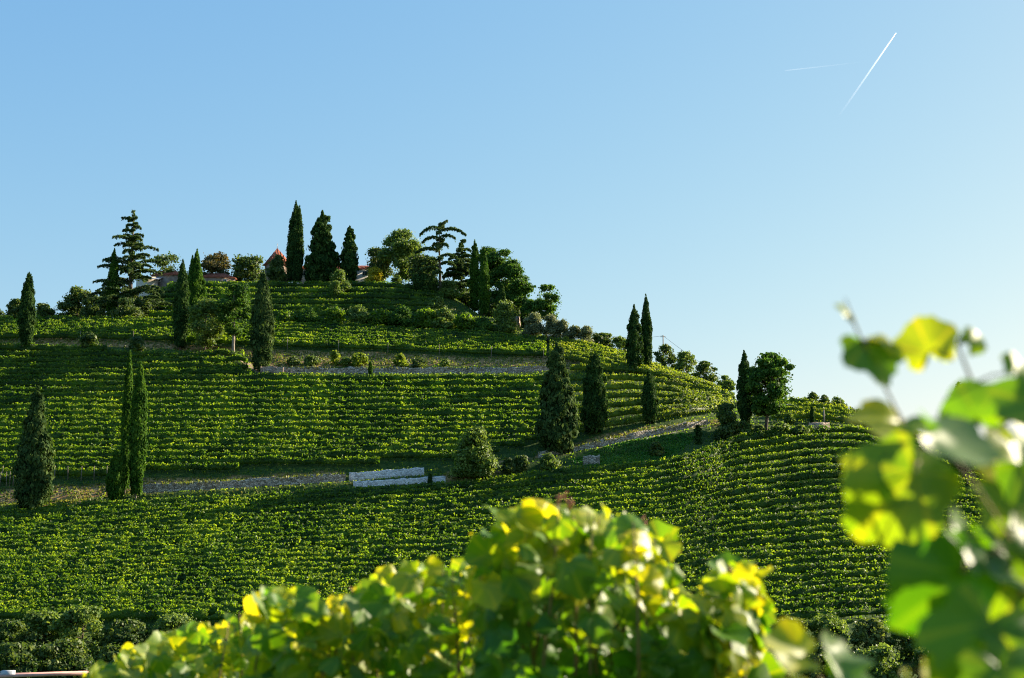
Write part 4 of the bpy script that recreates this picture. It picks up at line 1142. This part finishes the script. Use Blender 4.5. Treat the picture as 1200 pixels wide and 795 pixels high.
# ------------------------------------------------------------ condensation trails high in the sky
def trailmat(name, dens, L):
    m, nt = newmat(name); Lk = nt.links
    tc = N_(nt, 'ShaderNodeTexCoord'); sx = N_(nt, 'ShaderNodeSeparateXYZ'); Lk.new(tc.outputs['Object'], sx.inputs[0])
    mr = N_(nt, 'ShaderNodeMapRange'); Lk.new(sx.outputs[0], mr.inputs[0]); mr.inputs[1].default_value = 0; mr.inputs[2].default_value = L
    mr.inputs[3].default_value = dens; mr.inputs[4].default_value = 0.0
    pw = N_(nt, 'ShaderNodeMath', operation='POWER'); Lk.new(mr.outputs[0], pw.inputs[0]); pw.inputs[1].default_value = 1.3
    df = N_(nt, 'ShaderNodeBsdfDiffuse'); df.inputs[0].default_value = (.9, .9, .9, 1)
    tl = N_(nt, 'ShaderNodeBsdfTranslucent'); tl.inputs[0].default_value = (.9, .9, .9, 1)
    ad = N_(nt, 'ShaderNodeAddShader'); Lk.new(df.outputs[0], ad.inputs[0]); Lk.new(tl.outputs[0], ad.inputs[1])
    tp = N_(nt, 'ShaderNodeBsdfTransparent'); mi = N_(nt, 'ShaderNodeMixShader')
    Lk.new(pw.outputs[0], mi.inputs[0]); Lk.new(tp.outputs[0], mi.inputs[1]); Lk.new(ad.outputs[0], mi.inputs[2])
    out = N_(nt, 'ShaderNodeOutputMaterial'); Lk.new(mi.outputs[0], out.inputs[0]); return m
def trail(a, c, r0, r1, dens, label):
    L = float(np.linalg.norm(c - a)); u = np.linspace(0, 1, 9)
    m = MB(); m.tube(np.stack([u * L, 0 * u, 0 * u], 1), np.interp(u, [0, .06, 1], [r0 * .5, r0, r1]), 12)
    o = m.build('contrail', trailmat('ice_trail', dens, L), smooth=True)
    o.location = a; o.rotation_euler = Vector(c - a).to_track_quat('X', 'Z').to_euler()
    tag(o, label, 'contrail')
trail(pt(1050, 39, 12000), pt(982, 138, 10500), 6, 6.5, .5, 'bright white contrail slanting down in the upper right sky')
trail(pt(920, 83, 14000), pt(1018, 72, 13000), 7, 6, .05, 'very faint short contrail left of the bright one')

# ------------------------------------------------------------ near vines, out of focus
def vineleafmat(name, cols, tr, tw=.5):
    m, nt = newmat(name); L = nt.links
    at = N_(nt, 'ShaderNodeAttribute', attribute_name='tint')
    tc = N_(nt, 'ShaderNodeTexCoord')
    no = N_(nt, 'ShaderNodeTexNoise'); no.inputs['Scale'].default_value = 14; no.inputs['Detail'].default_value = 4; L.new(tc.outputs['Object'], no.inputs['Vector'])
    mx = N_(nt, 'ShaderNodeMix', data_type='FLOAT'); mx.inputs[0].default_value = .75; L.new(no.outputs[0], mx.inputs[2]); L.new(at.outputs['Fac'], mx.inputs[3])
    col = ramp(nt, mx.outputs[0], cols)
    pb = N_(nt, 'ShaderNodeBsdfPrincipled'); L.new(col, pb.inputs['Base Color']); pb.inputs['Roughness'].default_value = .45; pb.inputs['Specular IOR Level'].default_value = .4
    ge_ = N_(nt, 'ShaderNodeNewGeometry'); bk = N_(nt, 'ShaderNodeMath', operation='MULTIPLY'); L.new(ge_.outputs['Backfacing'], bk.inputs[0]); bk.inputs[1].default_value = .35
    un = N_(nt, 'ShaderNodeMix', data_type='RGBA'); L.new(bk.outputs[0], un.inputs[0]); L.new(col, un.inputs[6]); un.inputs[7].default_value = (.33, .40, .24, 1)   # pale underside
    L.new(un.outputs[2], pb.inputs['Base Color'])
    t_ = N_(nt, 'ShaderNodeBsdfTranslucent')
    mc = N_(nt, 'ShaderNodeMix', data_type='RGBA', blend_type='MULTIPLY'); mc.inputs[0].default_value = 1; L.new(col, mc.inputs[6]); mc.inputs[7].default_value = (*tr, 1)
    L.new(mc.outputs[2], t_.inputs[0])
    mi = N_(nt, 'ShaderNodeMixShader'); mi.inputs[0].default_value = tw; L.new(pb.outputs[0], mi.inputs[1]); L.new(t_.outputs[0], mi.inputs[2])
    out = N_(nt, 'ShaderNodeOutputMaterial'); L.new(mi.outputs[0], out.inputs[0]); return m
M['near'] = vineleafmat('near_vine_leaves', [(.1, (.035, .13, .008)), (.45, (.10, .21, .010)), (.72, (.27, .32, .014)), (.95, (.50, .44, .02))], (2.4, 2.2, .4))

NA = 30
def leafshape(P, Nv, Uv, size, rng, mb, tint=None, curl=None):
    """one lobed, cupped vine leaf; P where the stalk joins, Uv towards its tip"""
    Nv = nrm(Nv); Uv = nrm(Uv - (Uv * Nv).sum() * Nv); Vv = np.cross(Nv, Uv)
    th = np.linspace(-np.pi, np.pi, NA, endpoint=False)
    r = .5 * (1 + .10 * np.cos(5 * th) + .10 * np.cos(th)) * (1 - .55 * np.exp(-((np.abs(th) - np.pi) / .28) ** 2))
    r *= 1 + .05 * np.sin(th * 13 + rng.random() * 6) + .03 * rng.normal(size=NA)
    ph = rng.uniform(0, 6.28); cu = rng.uniform(-.3, .8) if curl is None else curl; fo = rng.uniform(.1, .5) if curl is None else .14
    V = [np.zeros((1, 3))]
    for f in (.35, .7, 1.0):
        x = r * f * np.cos(th) + .18 * f; y = r * f * np.sin(th) * 1.02
        z = -cu * (f * r) ** 2 * 1.6 + fo * np.abs(y) * .8 + .07 * f * f * np.sin(3 * th + ph) - .25 * np.maximum(0, x - .2) ** 2
        V.append(np.stack([x, y, z], 1))
    V = np.concatenate(V) * size
    W = P + V[:, :1] * Uv + V[:, 1:2] * Vv + V[:, 2:] * Nv
    j = np.arange(NA); k = (j + 1) % NA
    t = np.stack([0 * j, 1 + j, 1 + k], 1)
    q = np.concatenate([np.stack([1 + a * NA + j, 1 + (a + 1) * NA + j, 1 + (a + 1) * NA + k, 1 + a * NA + k], 1) for a in (0, 1)])
    tt = rng.random() if tint is None else tint
    vein = np.maximum(0, np.cos(5 * th)) ** 6 * .22 - .05
    mb.add(W, q, None, tint=np.clip(np.tile(tt + vein, 2), 0, 1)); mb.add(W[:NA + 1], None, t, tint=np.clip(tt + vein, 0, 1))

def leafdir(rng, base=(0, 0, 1)):
    if rng.random() < .5: base = (.15, -1.1, .35)      # hanging, face to the open side of the row
    n = np.array(base, float) + rng.normal(0, .5, 3)
    u = rng.normal(0, 1, 3) + np.array((0, 0, -.9))
    return n, u

envs = [
 ('grape vine with fine leaves at bottom left, ahead of valley trees', [(112, 790), (135, 772), (180, 752), (215, 742), (262, 726), (300, 716), (330, 706), (370, 712)], 6.6, 7.8, 430, .108, 1),
 ('sprawling grape vine between the low left one and tall middle one', [(300, 708), (335, 692), (372, 708), (420, 700), (455, 676), (480, 668), (510, 662), (560, 662), (580, 640), (600, 640)], 5.2, 6.4, 500, .114, 2),
 ('tallest mounded grape vine with yellow-green leaves at bottom centre', [(560, 665), (585, 622), (612, 592), (640, 586), (680, 600), (730, 604), (768, 622), (786, 650), (790, 700), (815, 722), (845, 735), (890, 752)], 4.4, 5.6, 640, .118, 3),
 ('grape shoot with rounded leaves right of the tall middle vine', [(822, 690), (845, 668), (880, 664), (898, 690), (892, 740)], 4.3, 4.7, 46, .12, 4),
]
for lab, env, d0, d1, n, sz, seed in envs:
    rng = np.random.RandomState(seed)
    env = np.array(env, float)
    cx = env[:, 0].mean(); dm = (d0 + d1) / 2
    bx = (cx - 600) / FPX * dm; gz = float(H(bx, dm))
    r = empty('grape_vine', (bx, dm, gz)); tag(r, lab, 'grape vine', 'near grape vines out of focus')
    o0 = np.array((bx, dm, gz))
    mb = MB(); st = MB()
    for i in range(n):
        px = rng.uniform(env[0, 0], env[-1, 0]); top = np.interp(px, env[:, 0], env[:, 1])
        ed = min(px - env[0, 0], env[-1, 0] - px)
        py = top + (rng.random() ** 1.25) * (860 - top) * (1 if seed != 4 else .45) + 1
        d = rng.uniform(d0, d1)
        P = pt(px, py, d) - o0
        nn, uu = leafdir(rng, (.25, -.1, .8))
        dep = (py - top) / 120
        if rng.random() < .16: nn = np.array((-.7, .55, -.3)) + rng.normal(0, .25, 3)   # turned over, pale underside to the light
        leafshape(P, nn, uu, sz * rng.uniform(.65, 1.2), rng, mb, tint=rng.normal(.74 - .5 * min(dep, 1), .22))  # young top leaves yellower; lower leaves tinted darker as painted shade in the gaps
    # shoots: upright canes ending in small young leaves and reddish tips
    for i in range(int(n / 14) if seed != 4 else 3):
        px = rng.uniform(env[0, 0] + 8, env[-1, 0] - 8); top = np.interp(px, env[:, 0], env[:, 1]); d = rng.uniform(d0, d1)
        a0 = pt(px + rng.normal(0, 18), top + 190, d) - o0; a1 = pt(px, top - rng.uniform(-12, 5), d) - o0
        mid = (a0 + a1) / 2 + rng.normal(0, .03, 3)
        st.tube([a0, mid, a1], [.0055, .0045, .002], 6)
        for k in range(5):
            f = .45 + .5 * k / 5; q0 = mid + (a1 - mid) * (f - .4) / .6
            nn, uu = leafdir(rng)
            leafshape(q0 + rng.normal(0, .012, 3), nn, uu, sz * (.75 - .1 * k), rng, mb, tint=rng.uniform(.6, 1))
        if i % 9 == 0 and i < 30:
            tips = MB()
            for k in range(3):
                tips.tube([(0, 0, -.02), (rng.normal(0, .006), 0, .008), (rng.normal(0, .012), 0, .016 + .008 * k)], [.003, .0045, .0015], 5)
            tips.build('shoot_tip', M['tip'], r, loc=a1, smooth=True)
    # old wood down to the ground and the main arms
    ext = (env[-1, 0] - env[0, 0]) / FPX * dm / 2
    st.tube([(0, 0, -.1), (.05, .02, .5), (-.04, 0, 1.0), (0, .02, 1.25)], [.05, .042, .035, .03], 8)
    zt = float(pt(cx, 800, dm)[2] - gz)
    st.tube([(-ext * .8, 0, zt * .85), (-.1, 0, zt * .7), (0, .02, min(1.2, zt * .7)), (.1, 0, zt * .7), (ext * .8, 0, zt * .85)], [.012, .02, .03, .02, .012], 7)
    mb.build('foliage', M['near'], r, smooth=True); st.build('cane', M['cane'], r, smooth=True)

# right-hand vine, close: every leaf a part
rng = np.random.RandomState(9)
D = 2.3
DK = D / 1.55
o0 = np.array(((1165 - 600) / FPX * D, D, float(H(.5, D))))
r = empty('grape_vine', o0); tag(r, 'close grape vine with big blurred leaves down the right edge', 'grape vine', 'near grape vines out of focus')
Q = lambda px, py, d=1.55: pt(px, py, d * DK) - o0
st = MB()
st.tube([Q(1185, 900), Q(1150, 760), Q(1125, 650), Q(1098, 600), Q(1080, 540), Q(1050, 480), Q(1010, 400), Q(990, 350)], [.005, .0045, .004, .0036, .003, .0025, .002, .0012], 8)
st.tube([Q(1215, 720), Q(1190, 600), Q(1180, 540), Q(1170, 500), Q(1140, 450), Q(1122, 405), Q(1128, 390)], [.005, .0045, .004, .0035, .003, .0025, .0015], 8)
st.tube([Q(1240, 900, 1.4), Q(1205, 760, 1.4), Q(1190, 640, 1.4)], [.006, .005, .004], 8)
st.tube([Q(1150, 760), Q(1105, 800), Q(1075, 860)], [.003, .0028, .0025], 6)
st.build('cane', M['cane'], r, smooth=True)
# px, py, size px, normal, direction, tint, depth
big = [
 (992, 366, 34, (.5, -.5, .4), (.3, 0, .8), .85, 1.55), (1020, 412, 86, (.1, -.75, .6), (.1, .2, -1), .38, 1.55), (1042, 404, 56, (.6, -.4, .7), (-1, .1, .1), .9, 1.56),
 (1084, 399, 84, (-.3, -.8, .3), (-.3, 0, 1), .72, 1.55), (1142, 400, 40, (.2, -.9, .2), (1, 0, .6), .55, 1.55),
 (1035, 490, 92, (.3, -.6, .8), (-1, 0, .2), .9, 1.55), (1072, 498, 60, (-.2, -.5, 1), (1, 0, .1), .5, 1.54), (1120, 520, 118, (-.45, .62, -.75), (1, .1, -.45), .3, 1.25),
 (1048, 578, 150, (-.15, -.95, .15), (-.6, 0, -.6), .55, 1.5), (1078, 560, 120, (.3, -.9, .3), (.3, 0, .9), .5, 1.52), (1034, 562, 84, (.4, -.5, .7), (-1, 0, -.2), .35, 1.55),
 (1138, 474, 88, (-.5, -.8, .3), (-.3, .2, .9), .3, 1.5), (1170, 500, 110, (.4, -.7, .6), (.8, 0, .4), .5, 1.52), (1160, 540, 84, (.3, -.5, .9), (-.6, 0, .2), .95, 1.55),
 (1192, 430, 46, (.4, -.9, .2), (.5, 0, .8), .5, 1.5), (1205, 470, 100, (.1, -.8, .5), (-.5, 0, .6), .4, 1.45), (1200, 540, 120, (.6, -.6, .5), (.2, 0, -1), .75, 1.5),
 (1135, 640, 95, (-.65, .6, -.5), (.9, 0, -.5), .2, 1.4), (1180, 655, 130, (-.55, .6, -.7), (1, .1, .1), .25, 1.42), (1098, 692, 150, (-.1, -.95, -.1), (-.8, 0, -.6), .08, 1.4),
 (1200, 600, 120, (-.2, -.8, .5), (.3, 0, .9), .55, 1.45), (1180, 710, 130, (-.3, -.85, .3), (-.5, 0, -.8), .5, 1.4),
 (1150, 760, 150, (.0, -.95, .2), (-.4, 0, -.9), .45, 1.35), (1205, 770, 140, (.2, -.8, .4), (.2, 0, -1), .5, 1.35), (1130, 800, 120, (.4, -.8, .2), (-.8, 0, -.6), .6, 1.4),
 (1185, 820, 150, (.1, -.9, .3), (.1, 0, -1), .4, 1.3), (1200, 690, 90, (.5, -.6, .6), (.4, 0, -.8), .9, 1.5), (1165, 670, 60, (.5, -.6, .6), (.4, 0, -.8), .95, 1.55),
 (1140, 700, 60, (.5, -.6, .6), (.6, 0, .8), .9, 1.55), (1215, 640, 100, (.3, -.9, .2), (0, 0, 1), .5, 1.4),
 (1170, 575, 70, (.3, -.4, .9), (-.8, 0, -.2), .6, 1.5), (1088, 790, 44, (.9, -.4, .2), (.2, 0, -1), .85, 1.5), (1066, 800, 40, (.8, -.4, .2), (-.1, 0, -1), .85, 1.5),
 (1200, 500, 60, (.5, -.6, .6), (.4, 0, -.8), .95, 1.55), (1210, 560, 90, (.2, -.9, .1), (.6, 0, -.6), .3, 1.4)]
for (px, py, s, nv, uv, ti, d) in big:
    m = MB(); c = Q(px, py, d); u = nrm(np.array(uv, float)); size = s / FPX * d * DK * .86
    nvv = np.array(nv, float)
    j = c - (u - (u * nrm(nvv)).sum() * nrm(nvv)) * size * .26
    leafshape(np.zeros(3), nvv, np.array(uv, float) + rng.normal(0, .05, 3), size, rng, m, tint=ti, curl=.2)
    o = m.build('leaf', M['near'], r, loc=j, smooth=True)
    cane = [Q(1150, 760), Q(1125, 650), Q(1098, 600), Q(1080, 540), Q(1050, 480), Q(1010, 400), Q(1190, 600), Q(1180, 540), Q(1170, 500), Q(1140, 450), Q(1122, 405), Q(1205, 760, 1.4), Q(1190, 640, 1.4)]
    k = min(cane, key=lambda p: np.linalg.norm(p - j))
    pet = MB(); pet.tube([k - j, (k - j) / 2 + (0, 0, .006), (0, 0, 0)], [.0022, .0018, .0016], 5)
    pet.build('stalk', M['cane'], o, smooth=True)
# the low spray beside it (bottom, right of centre)
D2 = 2.6
o0 = np.array(((955 - 600) / FPX * D2, D2, float(H(.6, D2))))
r = empty('grape_shoot', o0); tag(r, 'bright yellow-green grape shoot peeping up at bottom right of centre', 'grape vine', 'near grape vines out of focus')
m = MB()
for (px, py, s, nv, uv, ti) in [(940, 768, 62, (.4, -.7, .6), (-1, 0, .1), .9), (972, 765, 56, (-.6, .6, -.6), (1, 0, -.2), .3), (985, 800, 60, (.2, -.5, 1), (1, 0, -.5), .3), (955, 805, 60, (.3, -.8, .4), (-.3, 0, -1), .75), (925, 820, 60, (.2, -.8, .5), (-.6, 0, -.6), .5)]:
    m2 = MB(); leafshape(np.zeros(3), np.array(nv, float), np.array(uv, float), s / FPX * D2 * 1.1, rng, m2, tint=ti)
    m2.build('leaf', M['near'], r, loc=pt(px, py, D2) - o0, smooth=True)
m.tube([(0, 0, -.1), (0, 0, .9), pt(965, 860, D2) - o0, pt(958, 770, D2) - o0], [.03, .02, .006, .003], 7); m.build('cane', M['cane'], r, smooth=True)
print('ROWS', NROW, 'OBJ', len(bpy.data.objects), 'FACES', sum(len(m.polygons) for m in bpy.data.meshes))
